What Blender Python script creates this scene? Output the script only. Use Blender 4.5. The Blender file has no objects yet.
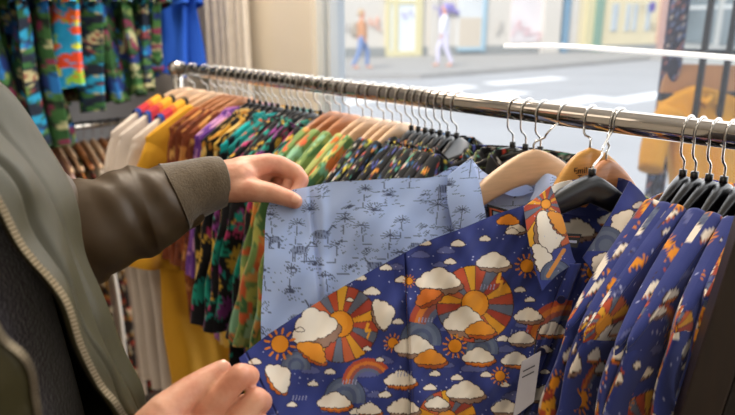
import bpy, bmesh, math, random
import numpy as np
from mathutils import Vector
random.seed(7); rng = np.random.RandomState(7)
scene = bpy.context.scene
COL = scene.collection
PI = math.pi
# ------------------------------------------------------------------ camera model
F = 640.0; CX = 367.5; CY = 207.5; PITCH = math.atan(190/640.0)
cp, sp = math.cos(PITCH), math.sin(PITCH)
CAM = np.array([0, 0, 1.5])
def P(px, py, z):
    px = np.asarray(px, float); py = np.asarray(py, float); z = np.asarray(z, float)
    xc = (px-CX)/F*z; yc = -(py-CY)/F*z
    return np.stack([xc+0*z, z*cp+yc*sp, 1.5+yc*cp-z*sp], -1)
def proj(w):
    w = np.asarray(w, float); x, y, z = w[..., 0], w[..., 1], w[..., 2]-1.5
    d = y*cp-z*sp; up = z*cp+y*sp
    return CX+x/d*F, CY-up/d*F, d
def on_z(px, py, Z):                      # where the sight line meets a level plane
    d = P(px, py, 1.0)-CAM
    return CAM+d*((Z-1.5)/d[2])
RH = 1.3815                                 # rail height
A0 = on_z(180, 69, RH); A1 = on_z(735, 136, RH)
U = (A1-A0); U[2] = 0; U /= np.linalg.norm(U)
V = np.array([-U[1], U[0], 0.0])
if V[1] < 0: V = -V
Zv = np.array([0, 0, 1.0])
R0 = A0.copy()
def ST(s, t, h): return R0*np.array([1, 1, 0])+U*s+V*t+Zv*h
def s_at(px, t=0.0, h=RH, lo=-1.5, hi=2.2):
    for _ in range(50):
        m = (lo+hi)/2
        q = proj(ST(m, t, h))
        if q[2] < .05 or q[0] > px: hi = m
        else: lo = m
    return (lo+hi)/2
def t_at(px, s, h, lo=-1.2, hi=1.5):
    for _ in range(50):
        m = (lo+hi)/2
        q = proj(ST(s, m, h))
        if q[0] > px: hi = m
        else: lo = m
    return (lo+hi)/2
# ------------------------------------------------------------------ colours, materials
def lin(c):
    c = np.asarray(c, float)
    return np.where(c <= .04045, c/12.92, ((c+.055)/1.055)**2.4)
def hx(h):
    h = h.lstrip('#'); return tuple(int(h[i:i+2], 16)/255 for i in (0, 2, 4))
def hl(h): return tuple(float(x) for x in lin(hx(h)))+(1,)
MATS = {}
def mat(name, col='#888888', rough=.6, metal=0, noise=0, nscale=20, bump=0, bscale=200, spec=.5, attr=False, sheen=0, bdist=.001, wrinkle=0, col2=None, stretch=None, emis=0):
    if name in MATS: return MATS[name]
    m = bpy.data.materials.new(name); m.use_nodes = True; nt = m.node_tree
    b = nt.nodes['Principled BSDF']; L = nt.links
    b.inputs['Base Color'].default_value = hl(col)
    b.inputs['Roughness'].default_value = rough; b.inputs['Metallic'].default_value = metal
    b.inputs['Specular IOR Level'].default_value = spec
    if sheen: b.inputs['Sheen Weight'].default_value = sheen
    tc = nt.nodes.new('ShaderNodeTexCoord')
    src = tc.outputs['Object']
    if stretch:
        mp = nt.nodes.new('ShaderNodeMapping'); mp.inputs['Scale'].default_value = stretch
        L.new(src, mp.inputs['Vector']); src = mp.outputs['Vector']
    if attr:
        a = nt.nodes.new('ShaderNodeAttribute'); a.attribute_name = 'print'; a.attribute_type = 'GEOMETRY'
        L.new(a.outputs['Color'], b.inputs['Base Color'])
    elif noise or col2:
        n = nt.nodes.new('ShaderNodeTexNoise'); n.inputs['Scale'].default_value = nscale; n.inputs['Detail'].default_value = 5
        L.new(src, n.inputs['Vector'])
        r = nt.nodes.new('ShaderNodeValToRGB'); c = np.array(hl(col))
        r.color_ramp.elements[0].position = .3; r.color_ramp.elements[1].position = .7
        r.color_ramp.elements[0].color = tuple(c[:3]*(1-noise))+(1,)
        r.color_ramp.elements[1].color = (hl(col2) if col2 else tuple(np.minimum(c[:3]*(1+noise), 1))+(1,))
        L.new(n.outputs['Fac'], r.inputs['Fac']); L.new(r.outputs['Color'], b.inputs['Base Color'])
    last = None
    for amt, sc, dist in ((wrinkle, 9, .02), (bump, bscale, bdist)):
        if amt:
            n = nt.nodes.new('ShaderNodeTexNoise'); n.inputs['Scale'].default_value = sc; n.inputs['Detail'].default_value = 3
            L.new(src, n.inputs['Vector'])
            bp = nt.nodes.new('ShaderNodeBump'); bp.inputs['Strength'].default_value = amt; bp.inputs['Distance'].default_value = dist
            L.new(n.outputs['Fac'], bp.inputs['Height'])
            if last: L.new(last, bp.inputs['Normal'])
            last = bp.outputs['Normal']
    if last: L.new(last, b.inputs['Normal'])
    if emis:
        b.inputs['Emission Color'].default_value = hl(col); b.inputs['Emission Strength'].default_value = emis
    MATS[name] = m; return m
CHROME = mat('chrome', '#c9c6c0', .12, 1)
CHROMED = mat('hook_steel', '#b4b2ae', .18, 1)
WOODL = mat('pale_wood', '#d8b490', .42, noise=.08, nscale=14, stretch=(2, 2, 18))
WOODR = mat('red_wood', '#b87a4c', .42, noise=.15, nscale=14, stretch=(2, 2, 18))
WOODY = mat('yellow_wood', '#c99345', .42, noise=.12, nscale=14, stretch=(2, 2, 18))
BLACKP = mat('black_plastic', '#0d0d10', .28)
CLOTH = mat('printed_cloth', rough=.85, attr=True, bump=.25, bscale=900, sheen=.15, spec=.25, bdist=.0004, wrinkle=.35)
CLOTHS = mat('printed_cloth_smooth', rough=.75, attr=True, spec=.3, wrinkle=.2)
# ------------------------------------------------------------------ objects
def link(o, parent=None):
    COL.objects.link(o)
    if parent is not None: o.parent = parent
    return o
def tag(o, label, cat, group=None):
    o['label'] = label; o['category'] = cat
    if group: o['group'] = group
    return o
def thing(name, label, cat, group=None, loc=(0, 0, 0)):
    o = bpy.data.objects.new(name, None); o.empty_display_size = .05; link(o); o.location = loc
    return tag(o, label, cat, group)
def mesh(name, verts, faces, m, parent=None, colors=None, smooth=True, label=None):
    me = bpy.data.meshes.new(name)
    verts = np.asarray(verts, dtype=np.float32)
    anc = parent
    while anc is not None:
        verts = verts-np.array(anc.location, dtype=np.float32); anc = anc.parent
    if isinstance(faces, np.ndarray):
        nf, k = faces.shape
        me.vertices.add(len(verts)); me.vertices.foreach_set('co', verts.ravel())
        me.loops.add(nf*k); me.loops.foreach_set('vertex_index', faces.astype(np.int32).ravel())
        me.polygons.add(nf); me.polygons.foreach_set('loop_start', np.arange(0, nf*k, k, dtype=np.int32))
        me.polygons.foreach_set('loop_total', np.full(nf, k, dtype=np.int32))
        me.update(calc_edges=True); me.validate()
    else:
        me.from_pydata([tuple(map(float, v)) for v in verts], [], faces)
    if smooth: me.polygons.foreach_set('use_smooth', np.ones(len(me.polygons), dtype=bool))
    if colors is not None:
        ca = me.color_attributes.new('print', 'FLOAT_COLOR', 'POINT')
        c = np.ones((len(verts), 4), dtype=np.float32); c[:, :3] = lin(colors)
        ca.data.foreach_set('color', c.ravel())
    me.materials.append(m)
    o = bpy.data.objects.new(name, me); link(o, parent)
    if label: o['label'] = label
    return o
def grid_faces(nv, nu, off=0, closed_u=False):
    idx = np.arange(nv*nu).reshape(nv, nu)+off
    if closed_u: idx = np.concatenate([idx, idx[:, :1]], 1)
    return np.stack([idx[:-1, :-1], idx[:-1, 1:], idx[1:, 1:], idx[1:, :-1]], -1).reshape(-1, 4)
def tube(path, rad, n=10, caps=True):
    path = np.asarray(path, float); m = len(path)
    rad = np.full(m, rad) if np.isscalar(rad) else np.asarray(rad, float)
    T = np.gradient(path, axis=0); T /= np.linalg.norm(T, axis=1)[:, None]+1e-9
    ref = np.array([0, 0, 1.0]) if abs(T[0][2]) < .9 else np.array([1.0, 0, 0])
    N = np.cross(T[0], ref); N /= np.linalg.norm(N); vs = []
    for i in range(m):
        N = N-T[i]*np.dot(N, T[i]); N /= np.linalg.norm(N)
        B = np.cross(T[i], N)
        a = np.linspace(0, 2*PI, n, endpoint=False)
        vs.append(path[i]+rad[i]*(np.cos(a)[:, None]*N+np.sin(a)[:, None]*B))
    vs = np.concatenate(vs); fs = [tuple(f) for f in grid_faces(m, n, 0, True)]
    if caps: fs.append(tuple(range(n))[::-1]); fs.append(tuple(range((m-1)*n, m*n)))
    return vs, fs
def merge(parts):
    vs = []; fs = []; o = 0
    for v, f in parts:
        vs.append(np.asarray(v, float)); fs += [tuple(int(i)+o for i in ff) for ff in f]; o += len(v)
    return np.concatenate(vs), fs
def box(lo, hi, M=None):                   # M: function (s,t,h)->world
    v = [(x, y, z) for x in (lo[0], hi[0]) for y in (lo[1], hi[1]) for z in (lo[2], hi[2])]
    v = [M(*q) for q in v] if M else v
    return np.array(v, float), [(0, 1, 3, 2), (4, 6, 7, 5), (0, 4, 5, 1), (2, 3, 7, 6), (0, 2, 6, 4), (1, 5, 7, 3)]
def add(name, vf, m, parent=None, smooth=False, bevel=0, label=None):
    v, f = vf
    o = mesh(name, v, f, m, parent, smooth=smooth, label=label)
    bm = bmesh.new(); bm.from_mesh(o.data); bmesh.ops.recalc_face_normals(bm, faces=bm.faces)
    if bevel:
        bmesh.ops.bevel(bm, geom=list(bm.edges), offset=bevel, segments=2, affect='EDGES', profile=.5)
        for q in bm.faces: q.smooth = False
    bm.to_mesh(o.data); bm.free()
    return o
def struct(name, vf, m, parent=None):
    o = add(name, vf, m, parent)
    if parent is None: o['kind'] = 'structure'
    return o
def catmull(pts, n):
    pts = np.asarray(pts, float); k = len(pts)
    if k == 2:
        t = np.linspace(0, 1, n)[:, None]; return pts[0]*(1-t)+pts[1]*t
    ext = np.concatenate([[2*pts[0]-pts[1]], pts, [2*pts[-1]-pts[-2]]])
    t = np.linspace(0, k-1, n); i = np.minimum(t.astype(int), k-2); f = (t-i).reshape((-1,)+(1,)*(pts.ndim-1))
    p0, p1, p2, p3 = ext[i], ext[i+1], ext[i+2], ext[i+3]
    return .5*((2*p1)+(-p0+p2)*f+(2*p0-5*p1+4*p2-p3)*f*f+(-p0+3*p1-3*p2+p3)*f**3)
def net(rows, nv, nu):                     # spline surface through a control net (rows x cols x k)
    rows = np.asarray(rows, float)
    a = catmull(rows, nv)                  # nv x cols x k
    b = catmull(np.swapaxes(a, 0, 1), nu)  # nu x nv x k
    return np.swapaxes(b, 0, 1)
# ------------------------------------------------------------------ cloth print painter
class Raster:
    def __init__(s, w, h, S, bg, ox=0, oy=0, wrap=False):
        s.S = S; s.W = int(w*S); s.H = int(h*S); s.ox = ox; s.oy = oy; s.wrap = wrap; s.w = w; s.h = h
        s.a = np.zeros((s.H, s.W, 3), np.float32); s.a[:] = hx(bg)
    def win(s, cx, cy, r):
        x0 = int(math.floor((cx-s.ox-r)*s.S)); x1 = int(math.ceil((cx-s.ox+r)*s.S))+1
        y0 = int(math.floor((cy-s.oy-r)*s.S)); y1 = int(math.ceil((cy-s.oy+r)*s.S))+1
        if not s.wrap:
            x0 = max(0, x0); y0 = max(0, y0); x1 = min(s.W, x1); y1 = min(s.H, y1)
            if x1 <= x0 or y1 <= y0: return None
        X, Y = np.meshgrid(np.arange(x0, x1), np.arange(y0, y1))
        return X, Y, (X+.5)/s.S+s.ox-cx, (Y+.5)/s.S+s.oy-cy
    def put(s, X, Y, m, col, al=1):
        if s.wrap: X = X % s.W; Y = Y % s.H
        c = np.array(hx(col), np.float32)
        yy = Y[m]; xx = X[m]
        s.a[yy, xx] = s.a[yy, xx]*(1-al)+c*al
    def ell(s, cx, cy, rx, ry, col, rot=0, al=1):
        w = s.win(cx, cy, max(rx, ry)+1)
        if w is None: return
        X, Y, x, y = w; c, q = math.cos(rot), math.sin(rot)
        a = x*c+y*q; b = -x*q+y*c
        s.put(X, Y, (a/rx)**2+(b/ry)**2 < 1, col, al)
    def line(s, x0, y0, x1, y1, wd, col, al=1):
        cx, cy = (x0+x1)/2, (y0+y1)/2; r = math.hypot(x1-x0, y1-y0)/2+wd
        w = s.win(cx, cy, r)
        if w is None: return
        X, Y, x, y = w; dx, dy = x1-x0, y1-y0; L2 = dx*dx+dy*dy+1e-9
        t = np.clip(((x+cx-x0)*dx+(y+cy-y0)*dy)/L2, 0, 1)
        d = np.hypot(x+cx-x0-t*dx, y+cy-y0-t*dy)
        s.put(X, Y, d < wd/2, col, al)
    def sample(s, u, v):
        x = ((u-s.ox)*s.S).astype(int); y = ((v-s.oy)*s.S).astype(int)
        if s.wrap: x %= s.W; y %= s.H
        else: x = np.clip(x, 0, s.W-1); y = np.clip(y, 0, s.H-1)
        return s.a[y, x]
    # --- motifs
    def bumps(s, cx, cy, w, lst, col, o, oc, rot=0, ky=1):
        c, q = math.cos(rot), math.sin(rot)
        for grow, cc in (((o, oc),) if o else ())+((0, col),):
            for (bx, by, br) in lst:
                x = bx*w; y = by*w*ky
                s.ell(cx+x*c-y*q, cy+x*q+y*c, br*w+grow, br*w*ky+grow, cc)
    def cloud(s, cx, cy, w, col='#ddd4c6', oc='#38241e', shade='#86695a', rot=0, orange=False, ky=.74):
        w = w*.9
        if shade:
            lo = [(-.36, .16, .13), (-.16, .22, .14), (.06, .25, .14), (.26, .2, .14), (.42, .12, .1)]
            s.bumps(cx+.07*w, cy+.04*w, w, lo, '#a9541a' if orange else shade, .9, oc, rot, ky)
            if orange:
                s.bumps(cx+.07*w, cy+.01*w, w*.9, lo, '#c47420', 0, oc, rot, ky)
        L = [(-.36, .05, .16), (-.2, -.1, .19), (.02, -.2, .22), (.22, -.08, .19), (.38, .05, .14), (-.08, .07, .17), (.14, .08, .17), (-.25, .1, .12), (.28, .1, .12)]
        s.bumps(cx, cy, w, L, col, .8, oc, rot, ky)
    def wedge(s, cx, cy, r, r0=.33, ph=.2, a0=-9, a1=9):
        w = s.win(cx, cy, r+2)
        if w is None: return
        X, Y, x, y = w; d = np.hypot(x, y); a = np.arctan2(y, x)
        cols = ['#a4432c', '#cf8f22', '#b0492d', '#5b6173', '#b85a34', '#d19a2a', '#96392a', '#5f6577']
        n = 20; k = np.floor((a+ph)/(2*PI)*n).astype(int) % n
        fr = ((a+ph)/(2*PI)*n) % 1
        inside = (a > a0) & (a < a1)
        s.put(X, Y, (d < r) & inside, '#3a2620')
        for i in range(n):
            s.put(X, Y, (d < r-.9) & (k == i) & inside, cols[(i*3) % 8])
        s.put(X, Y, (d < r) & inside & ((fr < .05) | (fr > .95)), '#4a2a22', .8)
        s.ell(cx, cy, r*r0+.9, r*r0+.9, '#4a2a16'); s.ell(cx, cy, r*r0, r*r0, '#d2851d')
        s.ell(cx-.1*r*r0, cy-.1*r*r0, r*r0*.7, r*r0*.7, '#d88e25')
    def sun(s, cx, cy, r):
        for i in range(12):
            a = i*PI/6+.2; s.line(cx+math.cos(a)*r*1.3, cy+math.sin(a)*r*1.3, cx+math.cos(a)*r*1.8, cy+math.sin(a)*r*1.8, r*.26, '#c9761e')
        s.ell(cx, cy, r+.7, r+.7, '#4a2a16'); s.ell(cx, cy, r, r, '#d5871c')
    def dome(s, cx, cy, r, col='#4f5a74'):
        w = s.win(cx, cy, r+1)
        if w is None: return
        X, Y, x, y = w; d = np.hypot(x, y)
        s.put(X, Y, (d < r) & (y < r*.25), '#2a2c44')
        for i, c in enumerate((col, '#5c667d', '#485270', '#566178')):
            s.put(X, Y, (d < r*(1-.0-i*.2)-.8) & (y < r*.25), c)
    def arc(s, cx, cy, r, a0, a1):
        w = s.win(cx, cy, r+1)
        if w is None: return
        X, Y, x, y = w; d = np.hypot(x, y); a = np.arctan2(y, x)
        for i, c in enumerate(('#a8462c', '#c2702c', '#8d4a3f', '#59607a')):
            s.put(X, Y, (d < r-i*r*.13) & (d > r-(i+1)*r*.13) & (a > a0) & (a < a1), c)
    def bolt(s, cx, cy, r):
        s.line(cx, cy-r, cx-r*.3, cy, r*.4, '#e0a02c'); s.line(cx-r*.3, cy, cx+r*.3, cy-.1*r, r*.35, '#e0a02c'); s.line(cx+r*.3, cy-.1*r, cx-r*.1, cy+r, r*.3, '#e0a02c')
    def rain(s, cx, cy, w):
        for i in range(5):
            x = cx+(i-2)*w*.2; s.line(x, cy, x-1, cy+4, 1.0, '#8d90ae')
def sky_back(r, n, rs):
    W, H = r.w, r.h
    for i in range(n):
        x = r.ox+rs.rand()*W; y = r.oy+rs.rand()*H; w = 14+rs.rand()*16
        r.cloud(x, y, w, '#545a8c', '#2a3062', None, ky=.6)
    for i in range(n*9):
        x = r.ox+rs.rand()*W; y = r.oy+rs.rand()*H; q = .5+.3*rs.rand()
        r.ell(x, y, q, q, '#a9add0')
def rainbow_tile():
    r = Raster(240, 240, 3, '#2b3676', wrap=True); rs = np.random.RandomState(3)
    sky_back(r, 26, rs)
    M = [('W', 40, 50, 34), ('C', 96, 30, 40), ('S', 130, 60, 7), ('D', 80, 95, 20), ('W', 165, 140, 36), ('C', 215, 30, 36), ('O', 205, 85, 34), ('S', 100, 140, 8),
         ('A', 150, 50, 26), ('O', 40, 130, 38), ('C', 70, 185, 40), ('S', 20, 190, 7), ('D', 120, 205, 22), ('O', 205, 195, 38), ('c', 60, 100, 14), ('c', 175, 20, 14),
         ('c', 130, 105, 13), ('c', 230, 130, 14), ('c', 150, 225, 13), ('A', 30, 225, 24), ('S', 225, 232, 7), ('c', 180, 215, 12), ('O', 18, 60, 26), ('C', 235, 160, 26), ('O', 165, 195, 26), ('D', 225, 60, 15), ('C', 100, 120, 24), ('O', 60, 215, 26), ('S', 190, 110, 6), ('C', 20, 160, 24), ('O', 130, 20, 26), ('S', 60, 20, 6), ('C', 85, 70, 22), ('A', 190, 170, 20), ('C', 170, 85, 22), ('O', 110, 185, 24), ('S', 145, 190, 5), ('C', 125, 165, 28), ('c', 10, 90, 14)]
    for k, x, y, w in M: motif(r, k, x, y, w)
    return r
def motif(r, k, x, y, w):
    if k == 'W':
        r.wedge(x, y, w); r.cloud(x-.25*w, y+.4*w, w*1.1); r.cloud(x+.3*w, y+.62*w, w*.7, col='#d48a2a', shade='#a8501c'); r.bolt(x+.75*w, y+.1*w, w*.22)
    elif k == 'C': r.cloud(x, y, w)
    elif k == 'O': r.cloud(x, y, w, orange=True)
    elif k == 'c': r.cloud(x, y, w, shade=None)
    elif k == 'S': r.sun(x, y, w)
    elif k == 'D': r.dome(x, y, w); r.cloud(x-4, y+.35*w, w*1.7, orange=True)
    elif k == 'A': r.arc(x, y, w, -PI, -PI/2+.4); r.cloud(x, y-w*.7, w*.9); r.rain(x, y-3, w)
def leaf_tile(bg, pal, seed, n=90, size=22, W=240, kinds='leb'):
    r = Raster(W, W, 2, bg, wrap=True); rs = np.random.RandomState(seed)
    for i in range(n):
        x, y = rs.rand(2)*W; c = pal[rs.randint(len(pal))]; q = size*(.5+rs.rand()*.7); a = rs.rand()*2*PI
        k = kinds[rs.randint(len(kinds))]
        if k == 'l':                       # split leaf
            for j in range(-3, 4):
                b = a+j*.42; l = q*(1-.09*abs(j))
                r.ell(x+math.cos(b)*l*.5, y+math.sin(b)*l*.5, l*.52, q*.12, c, b)
            r.ell(x, y, q*.28, q*.28, c)
            r.line(x-math.cos(a)*q*.4, y-math.sin(a)*q*.4, x+math.cos(a)*q*.8, y+math.sin(a)*q*.8, 1, bg)
        elif k == 'e': r.ell(x, y, q*.75, q*.24, c, a); r.line(x-math.cos(a)*q*.6, y-math.sin(a)*q*.6, x+math.cos(a)*q*.6, y+math.sin(a)*q*.6, .8, bg, .6)
        elif k == 'b':                     # blossom
            for j in range(5):
                b = a+j*2*PI/5; r.ell(x+math.cos(b)*q*.3, y+math.sin(b)*q*.3, q*.3, q*.19, c, b)
            r.ell(x, y, q*.1, q*.1, pal[(i+1) % len(pal)])
        elif k == 'd': r.ell(x, y, q*.25, q*.25, c)
        elif k == 's': r.ell(x, y, q*1.1, q*.6, c, a)
        elif k == 'f': 
            for j in range(-4, 5):
                xx = x+math.cos(a)*j*q*.12; yy = y+math.sin(a)*j*q*.12; l = q*.3*(1-abs(j)/6)
                for sg in (-1, 1): r.line(xx, yy, xx+math.cos(a+sg*1)*l, yy+math.sin(a+sg*1)*l, 1.6, c)
    return r
def toile(w, h, S, ox=0, oy=0, wrap=False, seed=1, n=60, bg='#b2c9f6', ink='#48516e'):
    r = Raster(w, h, S, bg, ox, oy, wrap); rs = np.random.RandomState(seed)
    pts = []
    for i in range(4000):
        x = ox+rs.rand()*w; y = oy+rs.rand()*h
        if all(((x-a)/1.25)**2+(y-b)**2 > 17.5**2 for a, b in pts): pts.append((x, y))
        if len(pts) >= n: break
    for x, y in pts:
        k = rs.randint(4); f = 1 if rs.rand() < .5 else -1
        K = 1.0+.45*rs.rand()
        for j in range(8):
            q_ = x-9+rs.rand()*18; w_ = y-2+rs.rand()*11; r.line(q_, w_, q_+1.5+rs.rand()*2, w_-1.5, .7, ink, .7)
        if rs.rand() < .12:
            for j in range(5): q_ = x-12+rs.rand()*24; w_ = y+6+rs.rand()*5; r.line(q_, w_, q_+4+rs.rand()*6, w_-.6, .6, ink)
        LN = lambda a, b, c, d, w_, ik, al=.85: r.line(x+(a-x)*K, y+(b-y)*K, x+(c-x)*K, y+(d-y)*K, w_*.85, ik, al)
        if k == 0:                         # palm
            LN(x, y+12, x+f*2, y-4, 1.0, ink)
            for j in range(9):
                a = -PI*1.1+j*PI*1.2/8; LN(x+f*2, y-4, x+f*2+math.cos(a)*7, y-4+math.sin(a)*5+1, .8, ink)
            LN(x-8, y+13, x+9, y+12, .7, ink)
        elif k == 1:                       # zebra
            r.ell(x, y, 6.5*K, 3.2*K, ink, 0, .4); LN(x+f*5, y-2, x+f*8, y-6, 2, ink, .8); LN(x+f*8, y-6, x+f*11, y-4.5, 1.5, ink)
            for q in (-5, -3.5, 3.5, 5): LN(x+q, y+2, x+q, y+8, .9, ink)
            for q in (-4, -2, 0, 2, 4): LN(x+q, y-3, x+q+.6, y+2, .8, '#39415c')
            LN(x-f*6, y-1, x-f*8, y+3, .7, ink); LN(x-10, y+8.5, x+10, y+8, .6, ink)
        elif k == 2:                       # grass tuft
            for j in range(10):
                a = -PI/2+(j-4.5)*.3; l = 5+3*rs.rand(); LN(x, y, x+math.cos(a)*l, y+math.sin(a)*l, .8, ink)
            LN(x-7, y+.5, x+7, y, .6, ink)
        else:                              # bush and strokes
            for j in range(14):
                a = rs.rand()*2*PI; q = rs.rand()*5; xx = x+math.cos(a)*q*1.6; yy = y+math.sin(a)*q*.8; LN(xx, yy, xx+2.2, yy-1.5, .8, ink)
            LN(x-9, y+5, x+8, y+4.5, .6, ink)
    return r
SUN_E, SKY_E, WIN_E, CEIL_E, CEIL2_E, EXPO = 3.9, 1.45, 54.0, 8.0, 3.0, 0.0
# ------------------------------------------------------------------ room (s along rail, t toward window, h up)
TW = .58; SL = -1.09; SR = 3.2; TB = -2.6; HC = 2.9
SW = s_at(311, TW, 1.5)                     # left edge of the window opening
wallm = mat('cream_plaster', '#e6dccb', .8, noise=.05, nscale=3)
greym = mat('grey_plaster', '#a9a6a6', .85, noise=.05, nscale=3)
floorm = mat('floor_boards', '#40352c', .5, noise=.25, nscale=6, stretch=(1, 9, 1))
ceilm = mat('ceiling_paint', '#dcd8d0', .9, noise=.03, nscale=2)
framem = mat('window_paint', '#d3dbe0', .45, noise=.04, nscale=5)
struct('floor', box((SL-.1, TB-.1, -.05), (SR+.1, TW+.12, 0), ST), floorm)
struct('ceiling', box((SL-.1, TB-.1, HC), (SR+.1, TW+.12, HC+.1), ST), ceilm)
struct('wall_left', box((SL-.1, TB-.1, 0), (SL, TW+.12, HC), ST), greym)
struct('wall_right', box((SR, TB-.1, 0), (SR+.1, TW+.12, HC), ST), wallm)
struct('wall_back', box((SL, TB-.1, 0), (SR, TB, HC), ST), wallm)
struct('wall_front', merge([box((SL, TW, 0), (SW, TW+.12, HC), ST), box((SW, TW, 0), (SR, TW+.12, .35), ST), box((SW, TW, 2.7), (SR, TW+.12, HC), ST)]), wallm)
struct('baseboard_left', box((SL, TB, 0), (SL+.015, TW, .09), ST), ceilm)
struct('baseboard_front', box((SL+.015, TW-.015, 0), (SR, TW, .09), ST), ceilm)
w = bpy.data.objects.new('window_1', None); link(w); w['kind'] = 'structure'
fr = merge([box((SW, TW+.02, .35), (SW+.035, TW+.10, 2.7), ST), box((SW+.045, TW+.03, .35), (SW+.06, TW+.09, 2.7), ST), box((SR-.05, TW+.02, .35), (SR, TW+.10, 2.7), ST),
            box((SW, TW+.02, .35), (SR, TW+.10, .40), ST), box((SW, TW+.02, 2.65), (SR, TW+.10, 2.7), ST)])
add('window_frame', fr, framem, w)
gm = bpy.data.materials.new('window_glass'); gm.use_nodes = True; nt = gm.node_tree; nt.nodes.clear()
out = nt.nodes.new('ShaderNodeOutputMaterial'); tr = nt.nodes.new('ShaderNodeBsdfTransparent'); gl = nt.nodes.new('ShaderNodeBsdfGlossy'); df = nt.nodes.new('ShaderNodeBsdfTranslucent')
gl.inputs['Roughness'].default_value = .02; df.inputs['Color'].default_value = (.95, .97, 1, 1)
m1 = nt.nodes.new('ShaderNodeMixShader'); m2 = nt.nodes.new('ShaderNodeMixShader'); lw = nt.nodes.new('ShaderNodeLayerWeight'); lw.inputs['Blend'].default_value = .12
nt.links.new(lw.outputs['Fresnel'], m1.inputs['Fac']); nt.links.new(tr.outputs[0], m1.inputs[1]); nt.links.new(gl.outputs[0], m1.inputs[2])
nz = nt.nodes.new('ShaderNodeTexNoise'); nz.inputs['Scale'].default_value = 1.5; mr = nt.nodes.new('ShaderNodeMapRange'); mr.inputs['To Min'].default_value = .08; mr.inputs['To Max'].default_value = .14
tcg = nt.nodes.new('ShaderNodeTexCoord'); nt.links.new(tcg.outputs['Object'], nz.inputs['Vector'])
nt.links.new(nz.outputs['Fac'], mr.inputs['Value']); nt.links.new(mr.outputs[0], m2.inputs['Fac'])
nt.links.new(m1.outputs[0], m2.inputs[1]); nt.links.new(df.outputs[0], m2.inputs[2]); nt.links.new(m2.outputs[0], out.inputs['Surface'])
add('pane', (np.array([ST(SW+.06, TW+.06, .4), ST(SR-.05, TW+.06, .4), ST(SR-.05, TW+.06, 2.65), ST(SW+.06, TW+.06, 2.65)]), [(0, 1, 2, 3)]), gm, w)
# pleated curtain beside the window
s0 = s_at(206, TW-.06, 1.6); s1 = s_at(247, TW-.06, 1.6)
ss = np.linspace(s0, s1, 90); cu = []
for h in np.linspace(.06, 2.75, 30):
    cu.append(np.stack([ST(s, TW-.07+.022*math.sin((s-s0)*2*PI/.05)+.006*math.sin(s*70+h), h) for s in ss]))
cu = np.concatenate(cu)
tag(mesh('curtain', cu, grid_faces(30, 90), mat('curtain_cloth', '#cfc6ba', .85, noise=.08, nscale=30), None), 'greige pleated curtain hanging beside the shop window', 'curtain')
# glowing strip standing in for a bright reflection in the pane
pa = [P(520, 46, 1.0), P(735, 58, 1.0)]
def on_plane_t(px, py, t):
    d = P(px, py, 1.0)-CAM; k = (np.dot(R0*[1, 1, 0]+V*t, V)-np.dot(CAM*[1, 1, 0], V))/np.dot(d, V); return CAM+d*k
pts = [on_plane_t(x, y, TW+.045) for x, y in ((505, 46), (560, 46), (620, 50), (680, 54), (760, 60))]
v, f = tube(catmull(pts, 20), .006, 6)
add('pane_reflection_1', (v, f), mat('reflection_glow', '#f8fafc', .4, emis=.7), None, smooth=True)['kind'] = 'structure'
# ------------------------------------------------------------------ street
G = -.1
def gp(px, py): return on_z(px, py, G)
roadm = mat('road', '#a2a2a4', .85, noise=.08, nscale=.6)
pavem = mat('pavement', '#9b9894', .85, noise=.08, nscale=2)
def o_struct(name, vf, m): return struct(name, vf, m)
o_struct('ground', (np.array([(-60, 2.0, G), (60, -60, G), (60, 60, G), (-60, 60, G)]), [(0, 1, 2, 3)]), roadm)
# far pavement and facades
b0 = gp(300, 62); b1 = gp(575, 55); b2 = gp(672, 51); b3 = gp(900, 62)
fdir = (b1-b0); fdir /= np.linalg.norm(fdir); fn = np.array([fdir[1], -fdir[0], 0])
c = [gp(300, 80), gp(420, 79), gp(540, 70), gp(650, 60), gp(760, 62)]
b00 = b0-fdir*14
pav = [b00, b0, b1, b2+np.array([8, 6, 0])]; edge = [c[0]-fdir*14]+c
vv = np.array([b00+fn*-.5, b3+np.array([0, 8, 0]), c[4], c[3], c[2], c[1], c[0], c[0]-fdir*14]); n_ = len(vv)
vt = vv+np.array([0, 0, .13])
o_struct('far_pavement', (np.concatenate([vv, vt]), [tuple(range(n_, 2*n_))]+[(i, (i+1) % n_, n_+(i+1) % n_, n_+i) for i in range(n_)]), pavem)
PG = G+.13
zeb = [((385, 97), (470, 86)), ((420, 108), (520, 92)), ((500, 114), (600, 97)), ((490, 84), (560, 78)), ((615, 102), (700, 88)), ((340, 104), (400, 95))]
zm = mat('road_paint', '#e9e9ea', .7, noise=.03, nscale=2)
for (a, b) in zeb:
    p, q = gp(*a), gp(*b); d = (q-p)/np.linalg.norm(q-p); nn = np.array([-d[1], d[0], 0])*.28
    o = add('crosswalk_stripe', merge([(np.array([p-nn, q-nn, q+nn, p+nn]+[x+np.array([0, 0, .006]) for x in (p-nn, q-nn, q+nn, p+nn)]), [(4, 5, 6, 7), (0, 1, 5, 4), (1, 2, 6, 5), (2, 3, 7, 6), (3, 0, 4, 7)])]), zm)
    o['kind'] = 'structure'
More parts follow.
